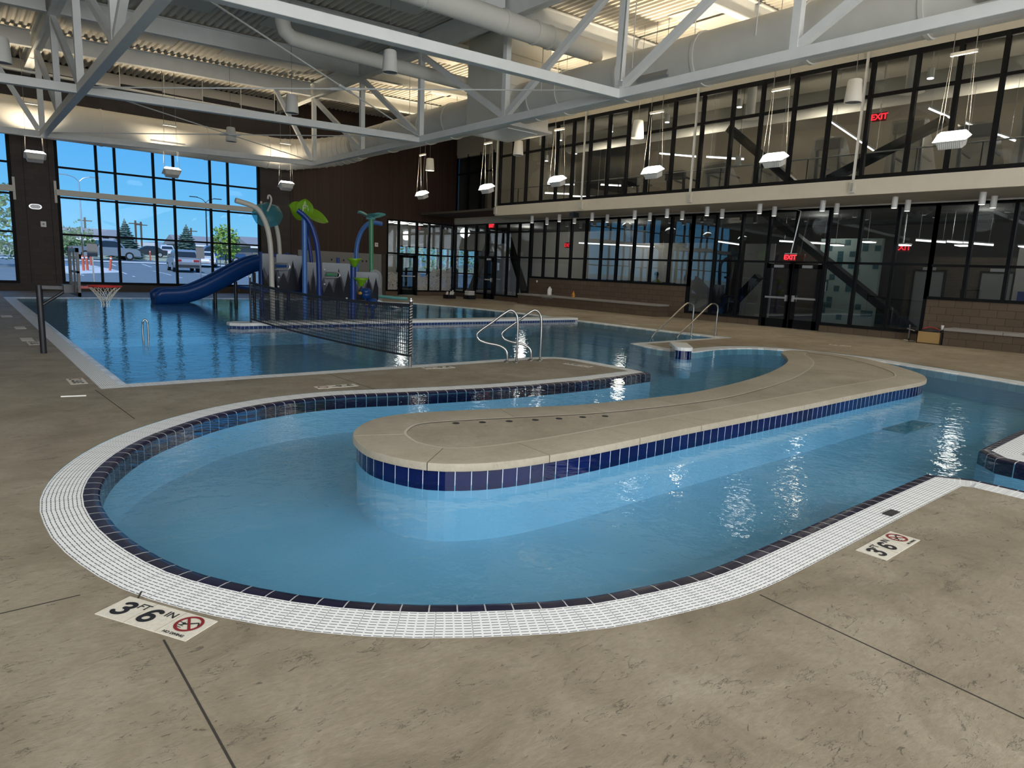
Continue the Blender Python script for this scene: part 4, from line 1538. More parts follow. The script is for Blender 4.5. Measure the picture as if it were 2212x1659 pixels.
# divider wall across the leisure pool and the small stub wall
def pool_wall(name, label, p, q, wd, top, roundend=True, tile='smalltile', zb=-0.44):
    p, q = Vector((*p, 0)), Vector((*q, 0))
    t = thing(name, label, 'pool wall', p)
    d = (q - p).normalized()
    s = Vector((d.y, -d.x, 0))
    out = []
    for k in range(9):
        a = PI / 2 + PI * k / 8
        if roundend:
            out.append(p + d * (math.cos(a) * wd / 2) + s * (math.sin(a) * wd / 2))
    if not roundend:
        out += [p + s * wd / 2 * 0.6 - d * 0.0, p + s * wd / 2 * .6, p - s * wd / 2 * .6]
        out = [p + s * (wd / 2) + d * 0.2, p + s * (wd / 2) * 0.4, p - s * (wd / 2) * 0.4, p - s * (wd / 2) + d * 0.2]
    out += [q - s * wd / 2, q + s * wd / 2]
    poly = [(v.x, v.y) for v in out]
    big = poly
    m = MB().prism(big, lambda a, b: (a, b, top - 0.07), lambda a, b: (a, b, top))
    m.build('coping', 'white', t, fixn=True, bevel=0.012)
    k = 0.02
    cen = (sum(a for a, b in poly) / len(poly), sum(b for a, b in poly) / len(poly))
    pl2 = offset(poly, 0.02 if area(offset(poly, 0.02)) < area(poly) else -0.02)
    sw = sweep(pl2, [(0.0, top - 0.07), (0.0, top - 0.24)], True, 1.0)
    sw.build('tile_band', tile, t)
    sweep(pl2, [(0.0, top - 0.238), (0.0, zb)], True, 1.0).build('wall_below', 'plaster', t)
    return t


pool_wall('divider_wall', 'white topped tiled wall dividing the leisure pool behind the net', (4.75, 15.68), (15.72, 15.72), 0.55, 0.085, False)
pool_wall('stub_wall', 'short round ended white wall with blue tiles standing in the river mouth', (11.05, 7.9), (11.75, 8.55), 0.36, 0.17, True, 'bandtile')

# drain grate on the river floor, black skimmer tile in the grating
o = MB().box(9.75, 10.85, 3.3, 3.95, -0.44, -0.425).build('drain_cover', plain('drain_cover_paint', (0.16, 0.27, 0.28), 0.8))
props(o, 'square greenish drain cover on the river floor by the right gutter', 'drain cover')
o = MB().box(4.70, 4.84, 1.60, 1.66, -0.002, 0.004).build('skimmer_lid', 'blackmetal')
props(o, 'small black lid set in the white grating on the right', 'drain lid')

# ------------------------------------------------------------------ depth signs on the deck
def digit(mb, d, size, origin, ex, ey, wd):
    """heavy painted numeral drawn as one broad stroke"""
    pts = []
    if d == '3':
        for k in range(15):
            a = math.radians(150 - 240 * k / 14)
            pts.append((0.0 + 0.25 * math.cos(a), 0.23 + 0.19 * math.sin(a)))
        for k in range(15):
            a = math.radians(90 - 240 * k / 14)
            pts.append((0.02 + 0.27 * math.cos(a), -0.20 + 0.235 * math.sin(a)))
    else:
        for k in range(9):
            a = math.radians(50 + 130 * k / 8)
            pts.append((0.03 + 0.27 * math.cos(a), 0.10 + 0.32 * math.sin(a)))
        for k in range(22):
            a = math.radians(180 + 360 * k / 21)
            pts.append((0.0 + 0.25 * math.cos(a), -0.19 + 0.235 * math.sin(a)))
    ez = ex.cross(ey)
    sl = 0.12
    P_ = [origin + ex * ((x + sl * y) * size) + ey * (y * size) for x, y in pts]
    for i, p in enumerate(P_):
        mb.cyl(p, p + ez * (0.0004 + 0.00001 * i), wd / 2, 12)
        if i:
            mb.beam(P_[i - 1] + ez * 0.0002, p + ez * 0.0002, wd, 0.0004)



def depth_sign(c, ex, w_=0.50, h_=0.168, label='', full=True, upright=(0, 1)):
    c = Vector((*c, 0.0))
    ex = Vector((*ex, 0)).normalized()
    ez = Vector((0, 0, 1))
    ey = ez.cross(ex)
    t = thing('depth_sign', label, 'depth marker', c)
    m = MB()
    p = [c - ex * w_ / 2 - ey * h_ / 2, c + ex * w_ / 2 - ey * h_ / 2, c + ex * w_ / 2 + ey * h_ / 2, c - ex * w_ / 2 + ey * h_ / 2]
    m.add(p + [q + ez * 0.003 for q in p], [(3, 2, 1, 0), (4, 5, 6, 7), (0, 1, 5, 4), (1, 2, 6, 5), (2, 3, 7, 6), (3, 0, 4, 7)])
    m.build('sign_tile', 'sign', t)
    z = c + ez * 0.0045
    lt = MB()
    digit(lt, '3', 0.105, z - ex * 0.180 - ey * 0.002, ex, ey, 0.021)
    text_mb(lt, 'FT', 0.055, z - ex * 0.108 + ey * 0.037, ex, ey, 0.0004, 0.0005)
    digit(lt, '6', 0.105, z - ex * 0.030 - ey * 0.002, ex, ey, 0.021)
    text_mb(lt, 'IN', 0.055, z + ex * 0.045 + ey * 0.037, ex, ey, 0.0004, 0.0005)
    lt.build('lettering', 'text', t)
    sm = MB()
    text_mb(sm, 'NO DIVING', 0.021, z + ex * 0.165 - ey * 0.066, ex, ey, 0.0004, 0.0003)
    # diver: head, body, arms, and water line
    k = z + ex * 0.165 + ey * 0.015
    sm.beam(k + ex * 0.032 + ey * 0.022, k - ex * 0.012 - ey * 0.006, 0.008, 0.0006)
    sm.beam(k - ex * 0.010 - ey * 0.004, k - ex * 0.030 - ey * 0.022, 0.006, 0.0006)
    sm.beam(k + ex * 0.034 + ey * 0.02, k + ex * 0.046 + ey * 0.002, 0.006, 0.0006)
    sm.cyl(k - ex * 0.022 - ey * 0.004, k - ex * 0.022 - ey * 0.004 + ez * 0.0006, 0.007, 10)
    for q in (-0.030, -0.018, 0.0):
        sm.beam(k - ex * 0.046 + ey * q, k - ex * 0.01 + ey * (q - 0.004), 0.003, 0.0006)
    sm.build('diver_symbol', 'text', t)
    rg = MB()
    nn = 36
    vs, fs = [], []
    for i in range(nn):
        a = 2 * PI * i / nn
        for rr in (0.046, 0.059):
            vs.append(k + ex * math.cos(a) * rr + ey * math.sin(a) * rr + ez * 0.0008)
    for i in range(nn):
        j = (i + 1) % nn
        fs.append((2 * i, 2 * i + 1, 2 * j + 1, 2 * j))
    rg.add(vs, fs)
    d = (ex - ey).normalized()
    rg.beam(k - d * 0.05 + ez * 0.0008, k + d * 0.05 + ez * 0.0008, 0.011, 0.0008)
    rg.build('prohibition_ring', 'redsign', t)
    ln = MB()
    for q in (-0.085, 0.085):
        ln.beam(z + ex * q - ey * h_ / 2 - ez * 0.0012, z + ex * q + ey * h_ / 2 - ez * 0.0012, 0.0022, 0.0006)
    ln.build('tile_joint', 'coping', t)
    return t


depth_sign((0.560, 2.918), (0.49, -0.87), label='cream three foot six inch no diving sign left of the near pool curve')
depth_sign((4.143, 1.405), (1.0, 0.006), label='cream three foot six inch no diving sign by the straight gutter on the right')


def far_sign(c, ex, w_, h_, label, marks=True):
    c = Vector((*c, 0.0)); ex = Vector((*ex, 0)).normalized(); ez = Vector((0, 0, 1)); ey = ez.cross(ex)
    t = thing('depth_sign', label, 'depth marker', c)
    p = [c - ex * w_ / 2 - ey * h_ / 2, c + ex * w_ / 2 - ey * h_ / 2, c + ex * w_ / 2 + ey * h_ / 2, c - ex * w_ / 2 + ey * h_ / 2]
    MB().add(p + [q + ez * 0.003 for q in p], [(3, 2, 1, 0), (4, 5, 6, 7), (0, 1, 5, 4), (1, 2, 6, 5), (2, 3, 7, 6), (3, 0, 4, 7)]).build('sign_tile', 'sign', t)
    if marks:
        m = MB()
        z = c + ez * 0.0045
        digit(m, '3', h_ * .62, z - ex * w_ * 0.35, ex, ey, h_ * .12)
        text_mb(m, 'FT', h_ * .3, z - ex * w_ * 0.21 + ey * h_ * .2, ex, ey, 0.0004)
        digit(m, '6', h_ * .62, z - ex * w_ * 0.06, ex, ey, h_ * .12)
        text_mb(m, 'IN', h_ * .3, z + ex * w_ * 0.08 + ey * h_ * .2, ex, ey, 0.0004)
        m.build('lettering', 'text', t)
        rg = MB()
        vs, fs = [], []
        k = z + ex * w_ * 0.33
        for i in range(24):
            a = 2 * PI * i / 24
            for rr in (h_ * .28, h_ * .38):
                vs.append(k + ex * math.cos(a) * rr + ey * math.sin(a) * rr)
        for i in range(24):
            j = (i + 1) % 24
            fs.append((2 * i, 2 * i + 1, 2 * j + 1, 2 * j))
        rg.add(vs, fs)
        rg.build('prohibition_ring', 'redsign', t)


far_sign((3.58, 7.62), (-1, 0.05), 0.52, 0.17, 'cream depth sign lying on the deck strip between the two pools')
far_sign((5.63, 8.44), (-1, 0.1), 0.5, 0.17, 'cream depth sign at the foot of the near net post')
far_sign((1.06, 9.22), (0, 1), 0.42, 0.17, 'cream sign tile beside the left gutter near its corner')
far_sign((0.98, 13.36), (0, 1), 0.5, 0.17, 'nearer of two cream sign tiles in the deck behind the hoop post')
far_sign((0.93, 13.95), (0, 1), 0.5, 0.17, 'farther of two cream sign tiles in the deck behind the hoop post', False)
far_sign((0.98, 16.1), (0, 1), 0.5, 0.17, 'cream sign tile halfway along the left edge of the leisure pool', False)
far_sign((0.92, 19.0), (0, 1), 0.5, 0.2, 'farthest cream sign tile along the left edge of the leisure pool', False)
far_sign((7.95, 7.75), (0.2, -1), 0.5, 0.17, 'cream depth sign at the tip of the deck strip between the pools')
far_sign((17.2, 7.6), (0.3, -1), 0.5, 0.17, 'cream depth sign on the deck beyond the river bend')
far_sign((16.5, 13.9), (0.1, -1), 0.5, 0.17, 'cream depth sign on the deck in front of the long bench')
o = MB().beam((0.80, 8.26, 0.006), (1.02, 8.21, 0.006), 0.022, 0.01).build('white_strip', 'white')
props(o, 'thin white plastic strip lying on the deck near the left gutter', 'plastic strip')

# ------------------------------------------------------------------ ladder rails, stair rails, small grab rail
def arc(c, r, a0, a1, k, ex, ey):
    return [Vector(c) + Vector(ex) * (math.cos(a0 + (a1 - a0) * i / k) * r) + Vector(ey) * (math.sin(a0 + (a1 - a0) * i / k) * r) for i in range(k + 1)]


def smooth3(pts, step=0.03):
    pts = [Vector(p) for p in pts]
    out = []
    for i in range(len(pts) - 1):
        p1, p2 = pts[i], pts[i + 1]
        p0 = pts[i - 1] if i else p1 * 2 - p2
        p3 = pts[i + 2] if i < len(pts) - 2 else p2 * 2 - p1
        k = max(2, int((p2 - p1).length / step))
        for j in range(k):
            u = j / k
            out.append(0.5 * (2 * p1 + (p2 - p0) * u + (2 * p0 - 5 * p1 + 4 * p2 - p3) * u * u + (3 * p1 - p0 - 3 * p2 + p3) * u ** 3))
    out.append(pts[-1])
    return out


def ladder_rail(xa, label):
    """a looped stainless grab rail beside the ladder: two feet on the deck, a return that kneels over the water"""
    y0 = 8.42
    t = thing('grab_rail', label, 'handrail', (xa, y0, 0), 'pair of steel grab rails')
    pts = smooth3([(xa, y0, 0.0), (xa, y0, 0.30), (xa + 0.0, y0 + 0.01, 0.66), (xa - 0.03, y0 + 0.03, 0.80), (xa - 0.12, y0 + 0.06, 0.865), (xa - 0.22, y0 + 0.10, 0.81),
                   (xa - 0.36, y0 + 0.22, 0.66), (xa - 0.50, y0 + 0.34, 0.52), (xa - 0.56, y0 + 0.38, 0.44), (xa - 0.53, y0 + 0.36, 0.36), (xa - 0.42, y0 + 0.30, 0.31),
                   (xa - 0.24, y0 + 0.18, 0.27), (xa - 0.15, y0 + 0.11, 0.20), (xa - 0.13, y0 + 0.09, 0.10), (xa - 0.13, y0 + 0.09, 0.0)])
    MB().tube(pts, 0.021, 14).build('rail_tube', 'chrome', t, smooth=True)
    for p in (pts[0], pts[-1]):
        MB().lathe([(0.055, 0.0), (0.055, 0.012), (0.028, 0.03)], p, 20).build('foot_flange', 'chrome', t, smooth=True)


ladder_rail(7.17, 'bent stainless grab rail on the deck strip, nearer the net post')
ladder_rail(7.70, 'bent stainless grab rail on the deck strip, farther from the net post')


def stair_rail(b, label):
    bx, by = b
    t = thing('stair_rail', label, 'handrail', (bx, by, 0), 'stair handrails by the wide steps')
    pts = smooth3([(bx, by, 0.0), (bx, by, 0.5), (bx, by, 0.76), (bx - 0.05, by + 0.02, 0.85), (bx - 0.17, by + 0.05, 0.87), (bx - 0.32, by + 0.08, 0.80), (bx - 0.9, by + 0.16, 0.36), (bx - 1.32, by + 0.24, 0.02), (bx - 1.5, by + 0.26, -0.35)])
    MB().tube(pts, 0.021, 14).build('rail_tube', 'chrome', t, smooth=True)
    MB().lathe([(0.055, 0.0), (0.055, 0.012), (0.028, 0.03)], (bx, by, 0), 18).build('foot_flange', 'chrome', t, smooth=True)


stair_rail((15.05, 10.55), 'stainless stair handrail nearer the ladder rails')
stair_rail((15.78, 10.3), 'stainless stair handrail nearer the exit doors')
t = thing('grab_loop', 'small steel hoop rail standing in the water of the leisure pool', 'handrail', (2.87, 14.65, -0.44))
MB().tube(smooth3([(2.83, 14.66, -0.44), (2.83, 14.66, 0.12), (2.84, 14.65, 0.22), (2.875, 14.65, 0.26), (2.91, 14.64, 0.22), (2.92, 14.64, 0.12), (2.92, 14.64, -0.44)]), 0.017, 10).build('rail_tube', 'chrome', t, smooth=True)

# ------------------------------------------------------------------ pool basketball hoop
t = thing('basketball_hoop', 'black pool basketball hoop on the left deck with red rim', 'basketball hoop', (0.99, 12.0, 0))
MB().cyl((0.99, 12.0, 0), (0.99, 12.0, 1.0), 0.042, 16).build('post', 'blackmetal', t, smooth=True)
MB().beam((0.96, 12.0, 0.975), (1.36, 12.0, 0.965), 0.05, 0.05).build('arm', 'blackmetal', t)
MB().cyl((1.0, 12.0, 0.70), (1.33, 12.0, 0.94), 0.022, 12).build('brace', 'blackmetal', t, smooth=True)
MB().box(1.28, 1.41, 11.87, 12.13, 0.90, 1.02).build('mount_bracket', 'blackmetal', t)
fb = MB()
xb = 1.42
fb.box(xb, xb + 0.035, 11.55, 12.45, 1.50, 1.56).box(xb, xb + 0.035, 11.55, 12.45, 0.86, 0.92)
fb.box(xb, xb + 0.035, 11.55, 11.61, 0.86, 1.56).box(xb, xb + 0.035, 12.39, 12.45, 0.86, 1.56)
fb.box(xb - 0.01, xb + 0.01, 11.80, 11.84, 0.9, 1.52).box(xb - 0.01, xb + 0.01, 12.16, 12.20, 0.9, 1.52)
fb.box(xb, xb + 0.03, 11.55, 12.45, 1.20, 1.23)
fb.build('backboard_frame', 'blackmetal', t)
MB().box(xb + 0.012, xb + 0.022, 11.58, 12.42, 0.90, 1.52).build('backboard', 'acrylic', t)
rim = [(1.82 + 0.23 * math.cos(2 * PI * k / 32), 12.0 + 0.23 * math.sin(2 * PI * k / 32), 1.0) for k in range(33)]
rm = MB().tube(rim, 0.012, 8, cap=False)
rm.box(1.44, 1.60, 11.92, 12.08, 0.965, 1.0)
rm.box(1.46, 1.48, 11.88, 12.12, 0.90, 1.0)
rm.build('rim', 'red', t)
nm = MB()
for k in range(12):
    for sg in (-1, 1):
        pts = []
        for j in range(6):
            f_ = j / 5
            a = 2 * PI * k / 12 + sg * f_ * 0.6
            rr = 0.225 - 0.155 * f_ ** 0.8
            pts.append((1.82 + rr * math.cos(a), 12.0 + rr * math.sin(a), 0.99 - 0.20 * f_))
        for j in range(10):
            pass
        nm.tube(pts, 0.004, 4)
for k in range(8):
    a = 2 * PI * k / 8
    nm.tube([(1.82 + .07 * math.cos(a), 12 + .07 * math.sin(a), 0.79), (1.82 + .05 * math.cos(a + .4), 12 + .05 * math.sin(a + .4), 0.73), (1.82 + .06 * math.cos(a + .2), 12 + .06 * math.sin(a + .2), 0.68)], 0.004, 4)
nm.build('net', 'cream', t)

# ------------------------------------------------------------------ net across the leisure pool
t = thing('pool_net', 'black volleyball net stretched across the leisure pool', 'sports net', (5.26, 8.66, 0))
P0, P1 = Vector((5.26, 8.66, 0)), Vector((5.22, 15.55, 0))
MB().cyl(P0, P0 + Vector((0, 0, 0.16)), 0.028, 14).build('post_sleeve', 'chrome', t, smooth=True)
MB().cyl(P0 + Vector((0, 0, 0.16)), P0 + Vector((0, 0, 1.0)), 0.024, 14).build('post', 'blackmetal', t, smooth=True)
MB().lathe([(0.03, 0), (0.03, 0.02), (0.012, 0.03), (0.012, 0.05)], P0 + Vector((0, 0, 0.99)), 12).build('post_cap', 'galv', t, smooth=True)
MB().cyl(P1 + Vector((0, 0, 0.08)), P1 + Vector((0, 0, 1.12)), 0.024, 14).build('post', 'blackmetal', t, smooth=True)
MB().lathe([(0.03, 0), (0.03, 0.02), (0.012, 0.03), (0.012, 0.05)], P1 + Vector((0, 0, 1.11)), 12).build('post_cap', 'galv', t, smooth=True)


def net_top(f_):
    return 0.93 + 0.06 * f_ - 0.34 * f_ * (1 - f_)


def net_bot(f_):
    return 0.17 + 0.0 * f_ - 0.20 * f_ * (1 - f_)


nx_, nz_ = 120, 13
cord = MB()
for j in range(nz_ + 1):
    g_ = j / nz_
    for i in range(24):
        a, b_ = i / 24, (i + 1) / 24
        za = net_bot(a) * (1 - g_) + net_top(a) * g_
        zb_ = net_bot(b_) * (1 - g_) + net_top(b_) * g_
        cord.beam(P0.lerp(P1, a) + Vector((0, 0, za)), P0.lerp(P1, b_) + Vector((0, 0, zb_)), 0.008, 0.008)
for i in range(nx_ + 1):
    a = i / nx_
    cord.beam(P0.lerp(P1, a) + Vector((0, 0, net_bot(a))), P0.lerp(P1, a) + Vector((0, 0, net_top(a))), 0.008, 0.008, (0, 1, 0))
cord.build('mesh_cords', 'netcord', t)
for fn in (net_top, net_bot):
    tp = MB()
    for i in range(24):
        a, b_ = i / 24, (i + 1) / 24
        tp.beam(P0.lerp(P1, a) + Vector((0, 0, fn(a))), P0.lerp(P1, b_) + Vector((0, 0, fn(b_))), 0.015, 0.05 if fn is net_top else 0.03)
    tp.build('edge_tape', 'netcord', t)
lc = MB()
for k in range(18):
    z = 0.2 + k * 0.042
    lc.beam(P0 + Vector((-0.027, -0.012, z)), P0 + Vector((0.012, -0.027, z + 0.018)), 0.006, 0.006)
lc.build('lacing', 'cream', t)

# ------------------------------------------------------------------ water play structure
PF = -0.26                                           # floor of the play area
t = thing('water_slide', 'blue open flume water slide running down into the leisure pool', 'water slide', (6.5, 24.6, PF))
cl = smooth3([(8.75, 24.6, 1.22), (8.35, 24.6, 1.12), (7.8, 24.6, 0.84), (7.2, 24.6, 0.50), (6.7, 24.6, 0.24), (6.3, 24.6, 0.08), (5.9, 24.6, -0.01), (5.1, 24.6, -0.04)], 0.14)
m = MB()
K = 13
for i, p in enumerate(cl):
    d = (cl[min(i + 1, len(cl) - 1)] - cl[max(i - 1, 0)]).normalized()
    up = Vector((0, 1, 0)).cross(d) * -1
    if up.z < 0:
        up = -up
    f_ = i / (len(cl) - 1)
    hgt = 0.46
    if f_ > 0.93:
        hgt = 0.46 * (1 - ((f_ - 0.93) / 0.07) ** 2 * 0.35)
    for k in range(K):                              # outer skin of the trough
        a = -1 + 2 * k / (K - 1)
        yy = 0.36 * math.copysign(min(1, abs(a) * 1.35), a)
        zz = 0.0 if abs(a) < 0.55 else hgt * ((abs(a) - 0.55) / 0.45) ** 0.8
        m.v.append(p + Vector((0, yy, 0)) + up * zz)
for i in range(len(cl) - 1):
    for k in range(K - 1):
        m.f.append((i * K + k, i * K + k + 1, (i + 1) * K + k + 1, (i + 1) * K + k))
so = m.build('flume', 'blue', t, smooth='all')
sd = so.modifiers.new('wall', 'SOLIDIFY')
sd.thickness = 0.05
for sg in (-1, 1):
    rl = []
    for i, p in enumerate(cl):
        d = (cl[min(i + 1, len(cl) - 1)] - cl[max(i - 1, 0)]).normalized()
        up = Vector((-d.z, 0, d.x))
        if up.z < 0:
            up = -up
        f_ = i / (len(cl) - 1)
        hgt = 0.46 * (1 - (max(0, f_ - 0.93) / 0.07) ** 2 * 0.35)
        rl.append(p + Vector((0, 0.37 * sg, 0)) + up * hgt)
    MB().tube(rl, 0.04, 8).build('flume_rim', 'blue', t, smooth=True)
for xx, top in ((7.05, 0.36), (7.75, 0.72), (8.4, 1.05)):
    MB().cyl((xx, 24.6, PF), (xx, 24.6, top), 0.06, 12).build('support_leg', 'blackmetal', t, smooth=True)
MB().box(8.5, 9.3, 23.9, 25.3, 1.14, 1.20).build('start_platform', 'bluedk', t)


def uvpanel(name, c, ex, w_, h_, parent, cut=0.0, mat='forest', thick=0.03):
    c, ex = Vector(c), Vector(ex).normalized()
    ez = Vector((0, 0, 1))
    n = ex.cross(ez)
    poly = [(-w_ / 2, 0), (w_ / 2, 0), (w_ / 2, h_ - 0.08), (w_ / 2 - 0.08, h_), (-w_ / 2, h_)]
    if cut:
        poly = [(-w_ / 2 + cut, 0), (w_ / 2, 0), (w_ / 2, h_), (w_ / 2 - 0.3, h_), (-w_ / 2, h_), (-w_ / 2, h_ * 0.55), (-w_ / 2 + cut * .3, h_ * .28)]
    m = MB()
    m.prism(poly, lambda a, b: tuple(c + ex * a + ez * b + n * thick / 2), lambda a, b: tuple(c + ex * a + ez * b - n * thick / 2))
    for i, (a, b) in enumerate(poly + poly):
        m.uv[i] = (a / w_ + 0.5, b / h_)
    return m.build(name, mat, parent)


t = thing('play_tower', 'water play tower with forest printed panels beside the blue slide', 'play structure', (8.6, 21.5, PF))
MB().cyl((7.54, 21.4, PF), (7.54, 21.4, 1.76), 0.055, 12).build('corner_post', 'bluedk', t, smooth=True)
MB().cyl((9.95, 20.2, PF), (9.95, 20.2, 1.5), 0.05, 12).build('corner_post', 'bluedk', t, smooth=True)
MB().cyl((9.25, 23.6, PF), (9.25, 23.6, 1.8), 0.055, 12).build('corner_post', 'bluedk', t, smooth=True)
MB().cyl((10.35, 21.9, PF), (10.35, 21.9, 1.7), 0.055, 12).build('corner_post', 'bluedk', t, smooth=True)
MB().box(7.55, 10.3, 21.3, 23.8, 0.52, 0.60).build('platform_deck', 'bluedk', t)
uvpanel('forest_panel', (8.02, 21.1, 0.62), (1, -0.03, 0), 1.10, 1.09, t, 0.25)
uvpanel('forest_panel', (8.22, 20.7, 0.60), (1, -0.03, 0), 0.92, 1.08, t)
uvpanel('forest_panel', (8.67, 20.15, 0.34), (1, -0.03, 0), 0.48, 1.16, t)
uvpanel('forest_panel', (9.40, 19.95, 0.33), (1, -0.02, 0), 0.98, 1.18, t)
uvpanel('forest_panel', (11.0, 21.0, 0.30), (1, 0.1, 0), 0.9, 0.95, t)
bm_ = MB()
for (x, y, z) in [(7.78, 20.66, 0.72), (8.66, 20.66, 0.72), (8.66, 20.66, 1.35), (7.8, 20.66, 1.0), (8.95, 19.91, 1.3), (9.85, 19.91, 1.3), (8.95, 19.91, 0.85), (9.85, 19.91, 0.85), (9.1, 19.91, 0.42), (9.7, 19.91, 0.42)]:
    bm_.cyl((x, y, z), (x, y - 0.04, z), 0.025, 10)
bm_.build('white_knob', 'white', t)
bk = MB().box(7.75, 7.9, 21.05, 21.2, 1.62, 1.72)
bk.box(8.55, 8.75, 22.0, 22.2, 1.62, 1.74)
bk.build('post_bracket', 'bluedk', t)
MB().tube(smooth3([(7.6, 20.4, 1.24), (7.95, 20.4, 1.24), (8.05, 20.4, 1.30), (8.05, 20.4, 1.38), (7.95, 20.4, 1.44), (7.6, 20.4, 1.44)]), 0.018, 8).build('spray_loop', 'galv', t, smooth=True)
MB().cyl((7.62, 20.4, 1.35), (7.95, 20.4, 1.35), 0.04, 10).build('spray_handle', 'blue', t, smooth=True)
MB().tube(smooth3([(8.9, 19.7, 1.06), (9.25, 19.7, 1.06), (9.36, 19.7, 1.11), (9.36, 19.7, 1.18), (9.25, 19.7, 1.24), (8.9, 19.7, 1.24)]), 0.018, 8).build('spray_loop', 'galv', t, smooth=True)
MB().cyl((8.92, 19.7, 1.15), (9.25, 19.7, 1.15), 0.04, 10).build('spray_handle', 'green', t, smooth=True)

t = thing('spray_arch', 'tall cream spray pole bending over to the left above the slide', 'spray pole', (7.47, 20.3, PF))
MB().tube(smooth3([(7.48, 20.3, PF), (7.46, 20.3, 0.8), (7.45, 20.3, 1.54), (7.42, 20.3, 2.08), (7.32, 20.3, 2.55), (7.12, 20.3, 2.93), (6.93, 20.3, 3.05), (6.7, 20.3, 3.11), (6.45, 20.3, 3.16)], 0.1), 0.075, 14).build('pole', 'cream', t, smooth=True)
t = thing('spray_arch', 'cream spray pole carrying the blue umbrella dish', 'spray pole', (8.37, 22, PF))
MB().tube(smooth3([(8.40, 22, PF), (8.38, 22, 0.8), (8.37, 22, 1.56), (8.33, 22, 2.22), (8.23, 22, 2.70), (8.06, 22, 3.05)], 0.1), 0.065, 14).build('pole', 'cream', t, smooth=True)
m = MB()
n = 24
c = Vector((7.96, 21.93, 3.06))
ax = Vector((-0.25, -0.75, 0.45)).normalized()
e1 = ax.cross(Vector((0, 0, 1))).normalized()
e2 = e1.cross(ax)
rings = [(0.04, 0.0), (0.18, -0.03), (0.33, -0.10), (0.46, -0.22)]
for rr, dd in rings:
    for k in range(n):
        a = 2 * PI * k / n
        r_ = rr * (1 + (0.05 if k % 3 == 0 else 0.0) * (rr / 0.46))
        m.v.append(c + e1 * math.cos(a) * r_ + e2 * math.sin(a) * r_ + ax * dd)
for i in range(len(rings) - 1):
    for k in range(n):
        m.f.append((i * n + k, i * n + (k + 1) % n, (i + 1) * n + (k + 1) % n, (i + 1) * n + k))
m.build('umbrella_dish', 'leafblue', t)
rb = MB()
for k in range(8):
    a = 2 * PI * k / 8
    rb.cyl(c, c + (e1 * math.cos(a) + e2 * math.sin(a)) * 0.45 + ax * -0.20, 0.010, 6)
rb.build('dish_rib', 'teal', t)
MB().tube(smooth3([tuple(c), (8.02, 21.85, 3.25), (8.04, 21.8, 3.42), (8.0, 21.8, 3.53), (7.94, 21.8, 3.52), (7.93, 21.8, 3.42)], 0.05), 0.028, 8).build('umbrella_hook', 'cream', t, smooth=True)


def leaf(c, length, width, ax, up, fold=0.12, nu=10, nv=6):
    c, ax, up = Vector(c), Vector(ax).normalized(), Vector(up).normalized()
    sd_ = ax.cross(up).normalized()
    m = MB()
    for i in range(nu + 1):
        u = i / nu
        wd = width * math.sin(PI * min(1, u * 0.93 + 0.07)) ** 0.7
        for j in range(nv + 1):
            v = -1 + 2 * j / nv
            m.v.append(c + ax * (u * length) + sd_ * (v * wd / 2) + up * (abs(v) * fold - 0.22 * (u - 0.3) ** 2 * length))
    for i in range(nu):
        for j in range(nv):
            m.f.append((i * (nv + 1) + j, i * (nv + 1) + j + 1, (i + 1) * (nv + 1) + j + 1, (i + 1) * (nv + 1) + j))
    return m


t = thing('leaf_bucket', 'translucent green leaf bucket on three blue poles', 'spray pole', (8.15, 19.5, PF))
MB().cyl((8.15, 19.5, PF), (8.16, 19.5, 2.82), 0.075, 14).build('straight_pole', 'bluelt', t, smooth=True)
MB().tube(smooth3([(8.53, 19.3, PF), (8.52, 19.3, 0.8), (8.50, 19.3, 1.6), (8.43, 19.3, 2.14), (8.28, 19.35, 2.62), (8.1, 19.4, 2.85), (7.93, 19.45, 2.98)], 0.1), 0.075, 14).build('curved_pole', 'bluedk', t, smooth=True)
MB().tube(smooth3([(9.46, 22, PF), (9.45, 22, 0.9), (9.42, 22, 1.7), (9.30, 22, 2.5), (9.0, 21.4, 2.95), (8.6, 20.6, 3.02)], 0.1), 0.06, 12).build('curved_pole', 'bluedk', t, smooth=True)
leaf((8.42, 20.2, 2.82), 0.60, 0.66, (-0.62, -0.1, 0.45), (0.3, -0.85, 0.35), 0.10).build('green_leaf', 'leafgreen', t, smooth='all')
leaf((8.42, 20.15, 2.84), 0.55, 0.50, (0.05, -0.1, 0.9), (-0.3, -0.9, 0.2), 0.08).build('green_leaf', 'leafgreen', t, smooth='all')
leaf((8.30, 20.0, 2.98), 0.85, 0.55, (0.85, -0.1, -0.22), (0.2, -0.75, 0.6), 0.06).build('green_leaf', 'leafgreen', t, smooth='all')
MB().tube([(8.28, 19.9, 3.0), (8.28, 19.9, 3.16), (8.44, 19.9, 3.16), (8.44, 19.9, 3.02)], 0.014, 6).build('hinge_loop', 'galv', t)

